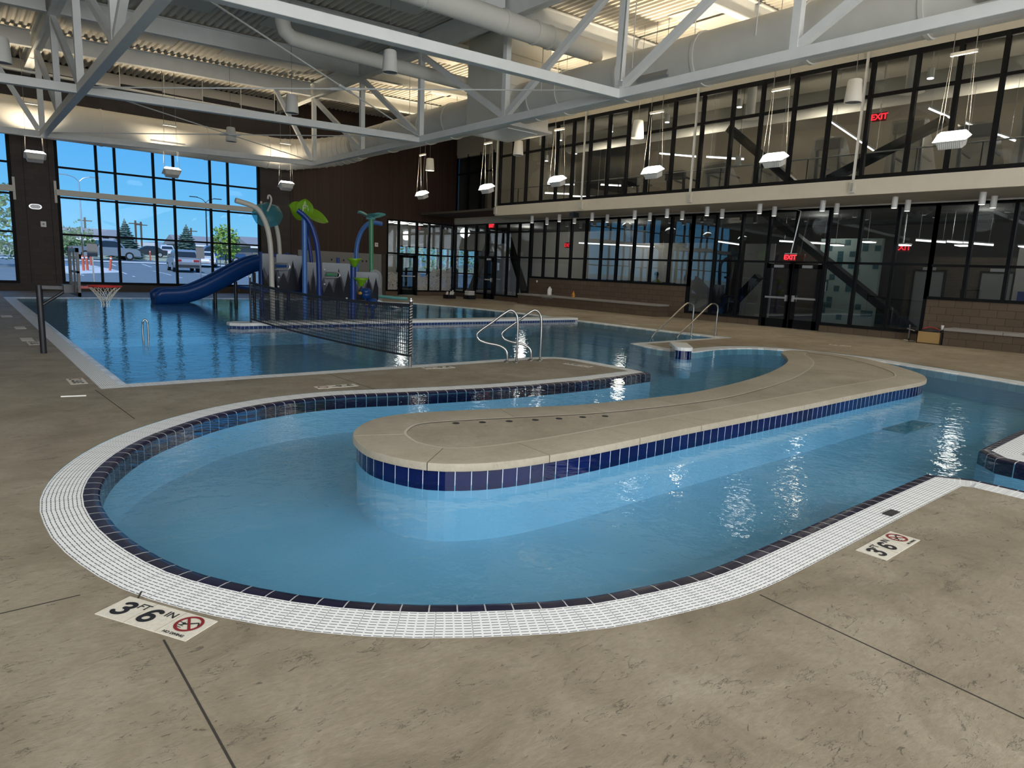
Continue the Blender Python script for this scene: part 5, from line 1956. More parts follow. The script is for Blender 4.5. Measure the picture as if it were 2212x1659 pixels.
t = thing('flower_post', 'green spray post topped by a teal flower', 'spray pole', (12.2, 23, PF))
MB().cyl((12.24, 23, PF), (12.19, 23, 3.22), 0.085, 14).build('post', 'green', t, smooth=True)
for sg, lab in ((-1, ''), (1, '')):
    leaf((12.17, 22.95, 3.16), 0.62, 0.42, (sg, -0.1, 0.42), (-0.3 * sg, -0.4, 0.9), 0.08).build('petal', 'teal', t, smooth='all')
leaf((12.17, 22.95, 3.18), 0.5, 0.42, (0, -1, 0.35), (0, 0.3, 0.9), 0.08).build('petal', 'teal', t, smooth='all')
leaf((12.17, 23.05, 3.18), 0.5, 0.42, (0, 1, 0.35), (0, -0.3, 0.9), 0.08).build('petal', 'teal', t, smooth='all')
MB().lathe([(0.17, 0.0), (0.16, 0.12), (0.11, 0.19), (0.001, 0.22)], (12.17, 22.98, 3.16), 16).build('flower_centre', 'teal', t, smooth=True)
t = thing('spray_arch', 'light blue spray arch curving behind the flower post', 'spray pole', (12.1, 24, PF))
MB().tube(smooth3([(12.12, 24, PF), (12.11, 24, 0.9), (12.11, 24, 1.69), (12.10, 24, 1.95), (12.17, 24, 2.4), (12.34, 24, 2.80), (12.59, 24, 3.06), (12.85, 24, 3.13), (13.18, 24, 3.10)], 0.1), 0.085, 14).build('pole', 'bluelt', t, smooth=True)
t = thing('funnel_post', 'short blue post holding two green funnels', 'spray pole', (9.23, 18.5, PF))
MB().cyl((9.23, 18.5, PF), (9.23, 18.5, 1.46), 0.085, 14).build('post', 'bluedk', t, smooth=True)
for (x, z, s_) in ((9.24, 1.42, 1), (9.39, 0.86, 1)):
    m = MB()
    for k in range(14):
        pass
    m.lathe([(0.07, 0.0), (0.09, 0.06), (0.14, 0.16), (0.24, 0.25), (0.235, 0.25), (0.13, 0.165), (0.075, 0.06)], (x, 18.45 if z > 1 else 18.3, z), 18)
    m.build('green_funnel', 'leafgreen', t, smooth='all')
for k, (x, y, z) in enumerate(((10.43, 20.0, 0.58), (10.56, 19.8, 0.26))):
    t = thing('spinner_drum', 'blue ribbed spinner drum beside the green post, %s' % ('upper one' if k == 0 else 'lower one'), 'play spinner', (x, y, z), 'blue spinner drums')
    MB().lathe([(0.001, -0.17), (0.12, -0.165), (0.17, -0.1), (0.18, -0.03), (0.165, 0.0), (0.18, 0.03), (0.17, 0.1), (0.12, 0.165), (0.001, 0.17)], (x, y, z), 18).build('drum', 'blue', t, smooth=True)
    MB().cyl((x - 0.25, y, z), (x - 0.14, y, z), 0.05, 10).build('axle_cap', 'yellow', t)
    MB().cyl((x, y, PF), (x, y, z - 0.15), 0.04, 10).build('stem', 'bluedk', t)
t = thing('toddler_slide', 'low white toddler slide with a teal edge at the right of the play tower', 'water slide', (12, 21.6, PF))
m = MB()
for i in range(7):
    u = i / 6
    for yy in (21.2, 21.75):
        m.v.append((11.3 + 1.2 * u, yy, 0.42 - 0.42 * u ** 0.8))
for i in range(6):
    m.f.append((2 * i, 2 * i + 2, 2 * i + 3, 2 * i + 1))
so = m.build('slide_bed', 'white', t, smooth='all')
so.modifiers.new('wall', 'SOLIDIFY').thickness = 0.06
MB().tube([(11.2, 22.3, 0.36), (12.0, 22.3, 0.38), (12.7, 22.2, 0.33), (13.2, 22.0, 0.30)], 0.06, 10).build('teal_edge', 'teal', t, smooth=True)
MB().cyl((11.5, 21.5, PF), (11.5, 21.5, 0.33), 0.05, 10).cyl((12.3, 21.5, PF), (12.3, 21.5, 0.05), 0.05, 10).build('support_leg', 'blue', t)
t = thing('clear_arch', 'clear arched acrylic panel beside the green post', 'play panel', (12.1, 22.4, PF))
pl = [(-0.3, 0), (0.3, 0), (0.3, 1.3)] + [(0.3 * math.cos(a), 1.3 + 0.3 * math.sin(a)) for a in [PI * k / 10 for k in range(1, 10)]] + [(-0.3, 1.3)]
MB().prism(pl, lambda a, b: (12.05 + a, 22.4, PF + b), lambda a, b: (12.05 + a, 22.42, PF + b)).build('panel', 'acrylic', t)

# ------------------------------------------------------------------ benches and small things along the right wall
def bench(label, y0, y1, x0=20.72):
    t = thing('block_bench', label, 'bench', (x0, (y0 + y1) / 2, 0))
    MB().box(x0 + 0.04, XR - 0.001, y0 + 0.03, y1 - 0.01, 0, 0.40).build('bench_base', 'cmu_right', t)
    n = max(1, int((y1 - y0) / 1.1))
    for k in range(n):
        a, b_ = y0 + (y1 - y0) * k / n, y0 + (y1 - y0) * (k + 1) / n
        MB().box(x0, XR - 0.001, a + 0.006, b_ - 0.006, 0.40, 0.475).build('seat_slab', plain('bench_slab_concrete', (0.27, 0.26, 0.25), 0.8) if k == 0 else bpy.data.materials['bench_slab_concrete'], t, bevel=0.01)


bench('long brown block bench with a concrete seat left of the exit doors', 16.2, 24.5)
bench('brown block bench with a concrete seat at the right edge of the photo', 1.0, 6.45)
t = thing('detergent_jug', 'white plastic jug standing on the long bench', 'jug', (21.05, 22.6, 0.475))
MB().lathe([(0.095, 0), (0.10, 0.02), (0.10, 0.24), (0.07, 0.33), (0.035, 0.36)], (21.05, 22.6, 0.475), 14).build('body', 'white', t, smooth=True)
MB().cyl((21.05, 22.6, 0.835), (21.05, 22.6, 0.87), 0.04, 10).build('cap', 'white', t)
MB().tube([(21.05, 22.52, 0.80), (21.05, 22.47, 0.76), (21.05, 22.49, 0.66), (21.05, 22.52, 0.64)], 0.016, 8).build('handle', 'white', t)
t = thing('spray_bottle', 'small orange and yellow bottle on the long bench', 'bottle', (21.05, 21.05, 0.475))
MB().lathe([(0.065, 0), (0.07, 0.02), (0.065, 0.15), (0.025, 0.22)], (21.05, 21.05, 0.475), 14).build('body', 'yellow', t, smooth=True)
MB().box(20.98, 21.0, 21.01, 21.09, 0.52, 0.60).build('label_patch', 'orange', t)
MB().cyl((21.05, 21.05, 0.695), (21.05, 21.05, 0.76), 0.025, 10).build('cap', 'orange', t)
t = thing('plastic_bag', 'crumpled clear plastic bag hanging over the long bench edge', 'bag', (20.8, 22.4, 0.48))
rnd = random.Random(5)
m = MB()
for i in range(9):
    for j in range(6):
        m.v.append((20.95 - 0.06 * j + (0.0 if j < 4 else 0.02), 22.0 + i * 0.09 + rnd.uniform(-.02, .02), 0.48 + rnd.uniform(0.005, 0.05) if j < 4 else 0.46 - (j - 3) * 0.05 + rnd.uniform(-.02, .01)))
for i in range(8):
    for j in range(5):
        m.f.append((i * 6 + j, i * 6 + j + 1, i * 6 + j + 7, i * 6 + j + 6))
m.build('bag_sheet', 'acrylic', t, smooth='all')
t = thing('cardboard_box', 'open cardboard box of tools on the deck at the right wall', 'box', (21.0, 6.75, 0))
MB().box(20.78, 21.38, 6.5, 7.1, 0, 0.02).box(20.78, 20.80, 6.5, 7.1, 0, 0.33).box(21.36, 21.38, 6.5, 7.1, 0, 0.33).box(20.78, 21.38, 6.5, 6.52, 0, 0.33).box(20.78, 21.38, 7.08, 7.1, 0, 0.33).build('carton', 'card', t)
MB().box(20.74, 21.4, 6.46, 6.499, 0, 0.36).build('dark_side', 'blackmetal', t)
t = thing('tool_bag', 'black tool bag lying in the cardboard box', 'tool bag', (21.08, 6.8, 0.3))
MB().box(20.84, 21.33, 6.55, 7.05, 0.03, 0.40).build('bag_body', 'blackmetal', t, bevel=0.05)
MB().tube([(20.9, 6.6, 0.40), (20.95, 6.75, 0.45), (20.95, 6.9, 0.45), (20.9, 7.03, 0.40)], 0.015, 6).build('red_strap', 'red', t)
t = thing('paper_cup', 'white paper cup on the tool bag', 'cup', (21.2, 6.63, 0.40))
MB().lathe([(0.03, 0), (0.042, 0.12), (0.038, 0.12), (0.028, 0.01)], (21.2, 6.63, 0.40), 12).build('cup_body', 'white', t, smooth=True)
t = thing('folding_tool', 'black folding hand cart leaning by the cardboard box', 'hand cart', (21.2, 7.3, 0))
MB().beam((20.95, 7.35, 0.02), (21.2, 7.45, 0.40), 0.26, 0.03, (0, 1, 0.3)).build('plate', 'blackmetal', t)
MB().cyl((20.9, 7.22, 0.32), (21.1, 7.48, 0.36), 0.014, 8).cyl((20.9, 7.2, 0.03), (21.0, 7.5, 0.03), 0.014, 8).build('frame_bar', 'galv', t)
for k, (x, y, lab) in enumerate(((19.3, 28.1, 'small black bin of rolled white papers on the deck, nearer the wood wall'), (20.3, 27.75, 'small black bin of folded white towels on the deck, nearer the lobby door'))):
    t = thing('storage_bin', lab, 'bin', (x, y, 0))
    b_ = MB()
    b_.box(x - .25, x + .25, y - .2, y + .2, 0, 0.02).box(x - .25, x - .23, y - .2, y + .2, 0, .2).box(x + .23, x + .25, y - .2, y + .2, 0, .2).box(x - .25, x + .25, y - .2, y - .18, 0, .2).box(x - .25, x + .25, y + .18, y + .2, 0, .2)
    b_.build('bin_body', 'blackmetal', t)
    c_ = MB()
    rnd = random.Random(k)
    if k == 0:
        for q in range(7):
            xx = x - .2 + q * .065
            c_.cyl((xx, y + rnd.uniform(-.1, .1), 0.03), (xx + rnd.uniform(-.1, .1), y, 0.36 + rnd.uniform(-.08, .06)), 0.03, 8)
    else:
        for q in range(4):
            c_.box(x - .2, x + .2, y - .15, y + .15, .03 + q * .1, .11 + q * .1)
    c_.build('paper_roll' if k == 0 else 'folded_towel', 'white', t)
# fittings on the far wall
t = thing('wall_light', 'oval wall light on the dark block pier', 'wall light', (2.63, YN, 3.1))
MB().prism([(0.14 * math.cos(a) + (0.06 if math.cos(a) > 0 else -0.06), 0.095 * math.sin(a)) for a in [2 * PI * k / 24 for k in range(24)]], lambda a, b: (2.63 + a, YN - 0.04, 3.1 + b), lambda a, b: (2.63 + a, YN, 3.1 + b)).build('rim', 'galv', t)
MB().prism([(0.11 * math.cos(a) + (0.05 if math.cos(a) > 0 else -0.05), 0.07 * math.sin(a)) for a in [2 * PI * k / 24 for k in range(24)]], lambda a, b: (2.63 + a, YN - 0.055, 3.1 + b), lambda a, b: (2.63 + a, YN - 0.04, 3.1 + b)).build('lens', 'glassdark', t)
for (x, z, lab) in ((2.84, 2.48, 'white square alarm strobe on the dark block pier'), (16.7, 2.52, 'white square alarm strobe on the dark wood wall')):
    t = thing('alarm_strobe', lab, 'alarm', (x, YN - 0.05, z))
    yb = YN if x < 10 else YN - 0.05
    MB().box(x - 0.085, x + 0.085, yb - 0.05, yb, z - 0.10, z + 0.10).build('plate', 'white', t)
    MB().box(x - 0.03, x + 0.03, yb - 0.065, yb - 0.05, z - 0.02, z + 0.03).build('flash_lens', 'grey', t)
for k, x in enumerate((14.29, 14.6, 14.92, 15.94, 16.15)):
    t = thing('robe_hook', 'small dark robe hook on the grey wainscot, %s from the slide' % ORD[k], 'hook', (x, YN - 0.06, 1.67), 'robe hooks on the wainscot')
    MB().box(x - 0.03, x + 0.03, YN - 0.075, YN - 0.06, 1.62, 1.72).build('back_plate', 'blackmetal', t)
    MB().tube([(x, YN - 0.07, 1.68), (x, YN - 0.13, 1.66), (x, YN - 0.14, 1.71)], 0.012, 6).build('hook_arm', 'blackmetal', t)
t = thing('wall_sensor', 'tiny white sensor on the block wall above the long bench', 'sensor', (XR, 24.0, 1.08))
MB().box(XR - 0.03, XR, 23.95, 24.02, 1.02, 1.12).build('case', 'white', t)

# ------------------------------------------------------------------ behind the lower glazing
def brace(name, label, segs, x, w_=0.3, plate=None):
    t = thing(name, label, 'steel brace', (x, segs[0][0][0], 0))
    for (a, b_) in segs:
        MB().beam((x, *a), (x, *b_), 0.22, w_, (1, 0, 0)).build('brace_leg', 'black', t)
    if plate:
        MB().box(x - 0.1, x + 0.1, plate[0] - 0.7, plate[0] + 0.7, plate[1] - 0.45, plate[1] + 0.35).build('node_plate', 'black', t)
    return t


brace('chevron_brace', 'black steel A frame brace inside the corner entrance', [((28.7, 3.5), (30.6, 0.1)), ((27.6, 3.5), (25.7, 0.1))], 22.4, 0.34, (28.15, 3.35))
brace('chevron_brace', 'black diagonal brace behind the glass right of the exit doors', [((13.3, 4.1), (7.8, 0.25))], 22.4, 0.42)
brace('chevron_brace', 'black diagonal brace behind the glass left of the exit doors', [((13.05, 1.7), (14.6, 0.0))], 22.4, 0.34)
brace('chevron_brace', 'black diagonal brace behind the balcony glass toward the right', [((7.0, 5.9), (10.6, 4.3))], 20.4, 0.30)
brace('chevron_brace', 'black diagonal brace behind the balcony glass left of the fixtures', [((13.5, 6.5), (10.7, 4.3))], 20.4, 0.28)
brace('chevron_brace', 'black diagonal brace behind the landing glass', [((28.4, 6.9), (25.5, 4.3))], 22.2, 0.32)


def strip_light(label, a, b_, group, thing_name='strip_light'):
    a, b_ = Vector(a), Vector(b_)
    t = thing(thing_name, label, 'light fixture', a, group)
    MB().beam(a, b_, 0.08, 0.05).build('lit_tube', 'strip', t)
    MB().beam(a + Vector((0, 0, .045)), b_ + Vector((0, 0, .045)), 0.09, 0.035).build('housing', 'white', t)
    c_ = MB()
    for q in (0.1, 0.9):
        p = a.lerp(b_, q)
        c_.cyl(p + Vector((0, 0, .06)), (p.x, p.y, 8.56 if p.z > 4.3 else 3.96), 0.005, 5)
    c_.build('suspension_cable', 'galv', t)


U = 21.5
ul = [((17.26, 6.43), (15.6, 6.14), 'long lit strip behind the balcony glass, left of the middle'), ((15.1, 6.08), (13.6, 5.85), 'lit strip behind the balcony glass, near the middle hanger'),
      ((10.66, 6.74), (9.0, 5.5), 'slanting lit strip behind the balcony glass beside the hanger rod'), ((7.88, 6.71), (7.3, 6.37), 'short lit strip behind the balcony glass over the right uplight'),
      ((6.91, 6.17), (5.71, 5.55), 'lit strip behind the balcony glass at the right edge')]
for (a, b_, lab) in ul:
    strip_light(lab, (U - 0.3 + 1.2, a[0] * 1.04, a[1]), (U + 0.9, b_[0] * 1.04, b_[1]), 'lit strips of the balcony gym')
for k, (y, z) in enumerate(((26.9, 6.1), (27.5, 5.7), (25.9, 5.5), (24.2, 6.0))):
    strip_light('lit strip deep in the landing lounge, %s from the top' % ORD[k], (24.5 + k * .4, y, z), (25.5 + k * .5, y - 1.0, z), 'lit strips of the landing lounge')
for k, (y, z, x) in enumerate(((22.9, 7.36, 21.5), (19.86, 7.35, 21.5), (21.9, 6.68, 21.5), (17.0, 7.34, 21.5), (13.93, 7.43, 21.5), (7.94, 7.3, 21.5), (25.4, 6.9, 23))):
    t = thing('gym_downlight', 'small lit can light under the balcony gym ceiling, %s one' % ['far', 'next to the end', 'low hung', 'left middle', 'middle', 'right hand', 'landing'][k], 'downlight', (x, y, z), 'gym can lights')
    MB().cyl((x, y, z + 0.02), (x, y, z + 0.28), 0.09, 12).build('can', 'white', t)
    MB().cyl((x, y, z), (x, y, z + 0.02), 0.085, 12).build('lens', 'strip', t)
    MB().cyl((x, y, z + .28), (x, y, 8.55), 0.01, 5).build('stem', 'white', t)
t = thing('round_duct', 'pale round duct inside the balcony gym behind the glass', 'duct', (24, 22, 7.6))
MB().tube([(23.2, 24.0 - 2 * i, 7.55) for i in range(14)], 0.42, 20).build('duct_shell', 'duct', t, smooth=True)
t = thing('gym_pendant', 'white bell pendant behind the balcony glass', 'pendant lamp', (20.6, 13.2, 5.35))
MB().lathe([(0.09, 0.32), (0.10, 0.1), (0.17, 0.0), (0.165, 0.0)], (20.6, 13.2, 5.3), 16).build('shade', 'speaker', t, smooth=True)
MB().cyl((20.6, 13.2, 5.6), (20.6, 13.2, 8.55), 0.006, 5).build('cable', 'blackmetal', t)
for k, y in enumerate((13.8, 8.6)):
    t = thing('air_diffuser', 'round ceiling air diffuser in the balcony gym, %s one' % ('left' if k == 0 else 'right'), 'air diffuser', (22.0, y, 7.2), 'gym air diffusers')
    MB().lathe([(0.16, 1.41), (0.16, 0.05), (0.36, 0.0), (0.34, -0.01), (0.12, 0.02)], (22.0, y, 7.15), 20).build('cone', 'speaker', t, smooth=True)
t = thing('gallery_railing', 'thin steel railing along the balcony inside the glass', 'railing', (20.1, 12, 4.3))
MB().cyl((20.1, 24.2, 5.2), (20.1, 0, 5.2), 0.022, 8).build('top_rail', 'galv', t)
pm = [24 - 1.5 * i for i in range(16)]
for y in pm:
    MB().beam((20.1, y, 4.3), (20.1, y, 5.2), 0.04, 0.012).build('post', 'black', t)
MB().cyl((20.1, 24.2, 4.5), (20.1, 0, 4.5), 0.012, 6).build('lower_rail', 'black', t)


def treadmill(x, y, label, wrap=True, h_=1.5):
    t = thing('treadmill', label, 'exercise machine', (x, y, 4.3), 'exercise machines of the balcony gym')
    MB().box(x - 0.9, x + 0.9, y - 0.42, y + 0.42, 4.3, 4.52).build('deck_base', 'belt', t, bevel=0.03)
    for s_ in (-0.36, 0.36):
        MB().beam((x - 0.7, y + s_, 4.5), (x - 0.8, y + s_, 4.3 + h_ - 0.1), 0.07, 0.10).build('upright', 'belt', t)
        MB().beam((x - 0.72, y + s_, 5.28), (x + 0.1, y + s_, 5.2), 0.05, 0.05).build('handrail', 'belt', t)
    MB().box(x - 0.92, x - 0.70, y - 0.42, y + 0.42, 4.3 + h_ - 0.32, 4.3 + h_).build('console', 'belt', t, bevel=0.03)
    if wrap:
        m = MB()
        m.add([(x - 1.0, y - .5, 4.5), (x + .5, y - .5, 4.5), (x + .5, y + .5, 4.5), (x - 1.0, y + .5, 4.5), (x - 1.0, y - .42, 4.34 + h_), (x - .62, y - .42, 4.34 + h_), (x - .62, y + .42, 4.34 + h_), (x - 1.0, y + .42, 4.34 + h_)],
              [(4, 5, 6, 7), (0, 1, 5, 4), (1, 2, 6, 5), (2, 3, 7, 6), (3, 0, 4, 7)])
        m.build('plastic_wrap', 'wrap', t)


M['wrap'] = trans_mat('clear_wrap', (0.50, 0.48, 0.44), 0.38)
for k, (y, wr, h_, lab) in enumerate(((18.6, False, 1.1, 'black exercise machine at the left of the balcony gym'), (16.4, False, 1.2, 'black exercise machine next to the left one in the balcony gym'), (14.6, True, 1.3, 'wrapped exercise machine left of the bell pendant'),
                                       (12.6, True, 1.35, 'wrapped exercise machine under the bell pendant'), (10.6, True, 1.7, 'tall wrapped exercise machine beside the hanger rod'), (8.3, True, 1.9, 'tallest wrapped exercise machine right of the hanger rod'),
                                       (6.6, True, 1.6, 'wrapped exercise machine below the right uplight'), (5.2, True, 1.9, 'wrapped exercise machine at the right edge of the balcony'))):
    treadmill(22.3, y, lab, wr, h_)
for k, y in enumerate((9.4, 7.4, 5.9)):
    t = thing('shipping_crate', 'light wooden crate on the balcony, %s from the bell pendant' % ORD[k], 'crate', (24.5, y, 4.3), 'crates on the balcony')
    MB().box(24.0, 25.0, y - .7, y + .7, 4.3, 5.15).build('crate_box', 'ply', t)
    sl_ = MB()
    for q in range(4):
        sl_.box(23.98, 24.0, y - .7, y + .7, 4.33 + q * .21, 4.47 + q * .21)
    sl_.build('crate_slat', 'ply', t)

# lower rooms
L_ = 24.0
for (a, b_, lab) in (((24.0, 3.02), (19.5, 2.85), 'long lit strip in the room behind the long bench'), ((16.1, 3.05), (15.1, 2.92), 'short lit strip behind the glass left of the exit doors'),
                     ((13.4, 3.05), (11.6, 2.95), 'lit strip behind the glass over the exit doors'), ((8.7, 3.05), (7.9, 2.99), 'short lit strip behind the glass right of the exit doors'), ((7.8, 3.0), (6.6, 2.9), 'lit strip behind the glass above the box')):
    strip_light(lab, (24.2, a[0], a[1]), (24.4, b_[0], b_[1]), 'lit strips of the lower rooms')
for k, (y, z, lab) in enumerate(((11.05, 2.85, 'angled lit panel lamp behind the glass over the tile wall'), (10.0, 2.95, 'upright lit panel lamp behind the glass'), (8.9, 2.85, 'small lit panel lamp beside the inner exit sign'), (7.2, 2.83, 'small lit panel lamp above the right block wall'), (5.6, 2.8, 'small lit panel lamp at the right edge'))):
    t = thing('panel_lamp', lab, 'light fixture', (23.6, y, z), 'panel lamps of the lower rooms')
    MB().box(23.5, 24.0, y - 0.16, y + 0.16, z, z + 0.03).build('lit_panel', 'strip', t)
    MB().box(23.48, 24.02, y - 0.18, y + 0.18, z + 0.03, z + 0.07).build('housing', 'white', t)
    MB().cyl((23.7, y, z + .07), (23.7, y, 3.95), 0.01, 5).build('stem', 'white', t)
for k in range(8):
    x = 17.9 + (k % 4) * 0.95
    y = 32.2 + (k // 4) * 1.6
    t = thing('ceiling_panel_light', 'lit flat ceiling panel in the vestibule, %s row, %s from the wood wall' % ('front' if k < 4 else 'back', ORD[k % 4]), 'light fixture', (x, y, 3.88), 'vestibule ceiling panels')
    MB().box(x - .3, x + .3, y - .3, y + .3, 3.86, 3.895).build('lit_panel', 'strip', t)
for k, (y0, y1, lab) in enumerate(((8.3, 9.2, 'grey door leaf behind the glass right of the exit doors'), (6.35, 7.2, 'grey door leaf behind the glass above the short block wall'))):
    t = thing('interior_door', lab, 'door', (25.9, (y0 + y1) / 2, 0))
    MB().box(25.93, 25.99, y0, y1, 0.02, 2.1).build('leaf', 'grey', t)
    MB().box(25.90, 26.0, y0 - .06, y0, 0.02, 2.16).box(25.90, 26.0, y1, y1 + .06, 0.02, 2.16).box(25.90, 26.0, y0, y1, 2.1, 2.16).build('door_frame', 'black', t)
    MB().box(25.86, 25.93, (y0 + y1) / 2 - .2, (y0 + y1) / 2 + .2, 2.14, 2.24).build('closer', 'galv', t)
t = thing('reception_desk', 'dark reception desk behind the glass over the long bench', 'desk', (24.2, 20.5, 0))
MB().box(23.8, 24.6, 18.5, 23.0, 0, 1.25).build('counter', 'roomdark', t)
MB().box(23.7, 24.7, 18.4, 23.1, 1.25, 1.30).build('worktop', 'black', t)
t = thing('notice_board', 'pale wall panel in the room behind the exit doors', 'wall panel', (25.0, 14.6, 1.9))
MB().box(25.0, 25.05, 14.0, 15.3, 0.0, 3.0).build('board', 'roomwall', t)
t = thing('blue_sign', 'small blue sign on the block wall right of the exit doors', 'sign', (25.9, 5.95, 1.35))
MB().box(25.86, 25.9, 5.8, 6.15, 1.2, 1.55).build('sign_plate', 'bluedk', t)
t = thing('paper_notice', 'white paper notice on the tile wall', 'notice', (25.38, 11.9, 1.4))
MB().box(25.36, 25.385, 12.0, 12.25, 1.25, 1.6).build('sheet', 'white', t)
# person in a yellow shirt behind the glass
t = thing('person', 'person in a yellow shirt seen from behind, seated beyond the glass', 'person', (22.6, 17.75, 0.6))
m = MB()
sk = [(22.6, 17.75, 0.72, .17, .13), (22.6, 17.75, 0.85, .18, .13), (22.6, 17.75, 1.05, .19, .13), (22.58, 17.75, 1.22, .21, .13), (22.57, 17.75, 1.33, .20, .11), (22.56, 17.75, 1.39, .10, .08), (22.55, 17.75, 1.43, .055, .055), (22.54, 17.75, 1.47, .055, .06),
      (22.53, 17.75, 1.51, .075, .09), (22.53, 17.75, 1.58, .085, .105), (22.53, 17.75, 1.65, .08, .10), (22.53, 17.75, 1.70, .05, .06), (22.53, 17.75, 1.715, .005, .005)]
for (x, y, z, a, b_) in sk:
    for k in range(14):
        th = 2 * PI * k / 14
        m.v.append((x + b_ * math.cos(th), y + a * math.sin(th), z))
for i in range(len(sk) - 1):
    for k in range(14):
        m.f.append((i * 14 + k, i * 14 + (k + 1) % 14, (i + 1) * 14 + (k + 1) % 14, (i + 1) * 14 + k))
for s_ in (-1, 1):
    m.tube([(22.57, 17.75 + s_ * .19, 1.30), (22.55, 17.75 + s_ * .25, 1.15), (22.6, 17.75 + s_ * .27, 0.98), (22.78, 17.75 + s_ * .2, 0.86)], [.06, .055, .048, .04], 10)
m.build('body', plain('skin_tone', (0.35, 0.2, 0.13), 0.6), t, smooth='all')
m = MB()
for (x, y, z, a, b_) in [(s_[0], s_[1], s_[2], s_[3] + .012, s_[4] + .012) for s_ in sk[:5]] + [(22.56, 17.75, 1.395, .095, .085)]:
    for k in range(14):
        th = 2 * PI * k / 14
        m.v.append((x + b_ * math.cos(th), y + a * math.sin(th), z))
for i in range(5):
    for k in range(14):
        m.f.append((i * 14 + k, i * 14 + (k + 1) % 14, (i + 1) * 14 + (k + 1) % 14, (i + 1) * 14 + k))
for s_ in (-1, 1):
    m.tube([(22.57, 17.75 + s_ * .18, 1.31), (22.555, 17.75 + s_ * .24, 1.18), (22.575, 17.75 + s_ * .262, 1.07)], [.078, .072, .066], 10)
m.build('shirt', 'shirt', t, smooth='all')
MB().lathe([(0.09, 1.57), (0.097, 1.62), (0.085, 1.69), (0.04, 1.725), (0.001, 1.73)], (22.52, 17.75, 0), 14).build('hair', 'blackmetal', t, smooth='all')
t = thing('office_chair', 'dark office chair under the person in the yellow shirt', 'chair', (22.7, 17.75, 0))
MB().box(22.45, 22.95, 17.5, 18.0, 0.60, 0.68).build('seat', 'blackmetal', t, bevel=0.03)
MB().cyl((22.7, 17.75, 0.05), (22.7, 17.75, 0.60), 0.03, 10).build('pillar', 'galv', t)
sb = MB()
for k in range(5):
    a = 2 * PI * k / 5
    sb.beam((22.7, 17.75, 0.07), (22.7 + .3 * math.cos(a), 17.75 + .3 * math.sin(a), 0.03), 0.05, 0.04)
sb.build('star_base', 'blackmetal', t)
for (loc, e_, c_) in (((24.5, 21, 3.6), 110, (1, .93, .82)), ((24.5, 12, 3.6), 55, (1, .95, .88)), ((24.5, 7, 3.6), 45, (1, .95, .88)), ((24.5, 3.5, 3.6), 40, (1, .95, .88)), ((25.0, 29, 3.5), 190, (1, .95, .88)), ((19.4, 33, 3.6), 80, (1, .96, .9))):
    lamp('lobby_light', 'POINT', loc, (0, 0, -1), e_, c_).data.shadow_soft_size = 0.3
for y in (21.5, 16.5, 11.5, 6.5):
    lamp('gym_light', 'POINT', (23.4, y, 6.2), (0, 0, -1), 125, (1, .88, .7)).data.shadow_soft_size = 0.3
lamp('landing_light', 'POINT', (24.5, 27, 6.4), (0, 0, -1), 40, (1, .9, .75)).data.shadow_soft_size = 0.3

# ------------------------------------------------------------------ outside: parking lot, cars, trees, houses
def gz(y):
    pr = [(31.3, -0.12), (37, -0.10), (40, 0.0), (48, 0.22), (58, 0.32), (75, 0.85), (90, 1.15), (120, 1.5), (400, 2.2)]
    for (a, za), (b_, zb_) in zip(pr, pr[1:]):
        if y <= b_:
            return za + (zb_ - za) * max(0, (y - a) / (b_ - a))
    return pr[-1][1]


def strip(name, y0, y1, x0, x1, mat, lift=0.0, n=12):
    m = MB()
    for i in range(n + 1):
        y = y0 + (y1 - y0) * i / n
        m.v += [(x0, y, gz(y) + lift), (x1, y, gz(y) + lift)]
    for i in range(n):
        m.f.append((2 * i, 2 * i + 1, 2 * i + 3, 2 * i + 2))
    o = m.build(name, mat)
    o['kind'] = 'structure'
    return o


strip('ground', 31.3, 400, -120, 300, 'drygrass', -0.03, 60)
strip('road_parking_lot', 40.0, 70.5, -40, 70, 'asphalt', 0.0, 16)
strip('sidewalk', 31.35, 39.8, -40, 70, 'kerb', 0.0, 8)
strip('kerb_far', 70.5, 73.0, -40, 70, 'kerb', 0.04, 2)
strip('road_street', 74.0, 80, -60, 90, 'asphalt', 0.0, 6)
pm = MB()
for k in range(14):
    x = -10 + 2.65 * k
    for ya, yb in ((46, 52), (52, 58)):
        xa, xb_ = x + (ya - 46) * 0.07, x + (yb - 46) * 0.07
        pm.add([(xa, ya, gz(ya) + .012), (xa + .11, ya, gz(ya) + .012), (xb_ + .11, yb, gz(yb) + .012), (xb_, yb, gz(yb) + .012)], [(0, 1, 2, 3)])
    pm.add([(x + 2, 64, gz(64) + .012), (x + 2.12, 64, gz(64) + .012), (x + 2.5, 69.5, gz(69.5) + .012), (x + 2.38, 69.5, gz(69.5) + .012)], [(0, 1, 2, 3)])
pm.build('trim_paint_lines', 'paint')['kind'] = 'structure'
isl = MB()
pl = [(4.6, 51), (5.9, 46.5), (8.6, 50.0), (9.0, 53), (8.6, 63), (6.0, 63)]
isl.prism(pl, lambda a, b: (a, b, 0.0), lambda a, b: (a, b, gz(b) + 0.10))
isl.build('kerb_island', 'kerb', fixn=True)['kind'] = 'structure'

M['carpaint'] = plain('silver_car_paint', (0.38, 0.42, 0.46), 0.3, 0.6)
M['carblue'] = plain('blue_car_paint', (0.05, 0.12, 0.26), 0.3, 0.4)
M['cardark'] = plain('dark_car_paint', (0.05, 0.06, 0.07), 0.3, 0.4)
M['carwhite'] = plain('white_car_paint', (0.70, 0.72, 0.74), 0.3, 0.2)
M['taillamp'] = plain('tail_lamp_red', (0.35, 0.03, 0.03), 0.3)


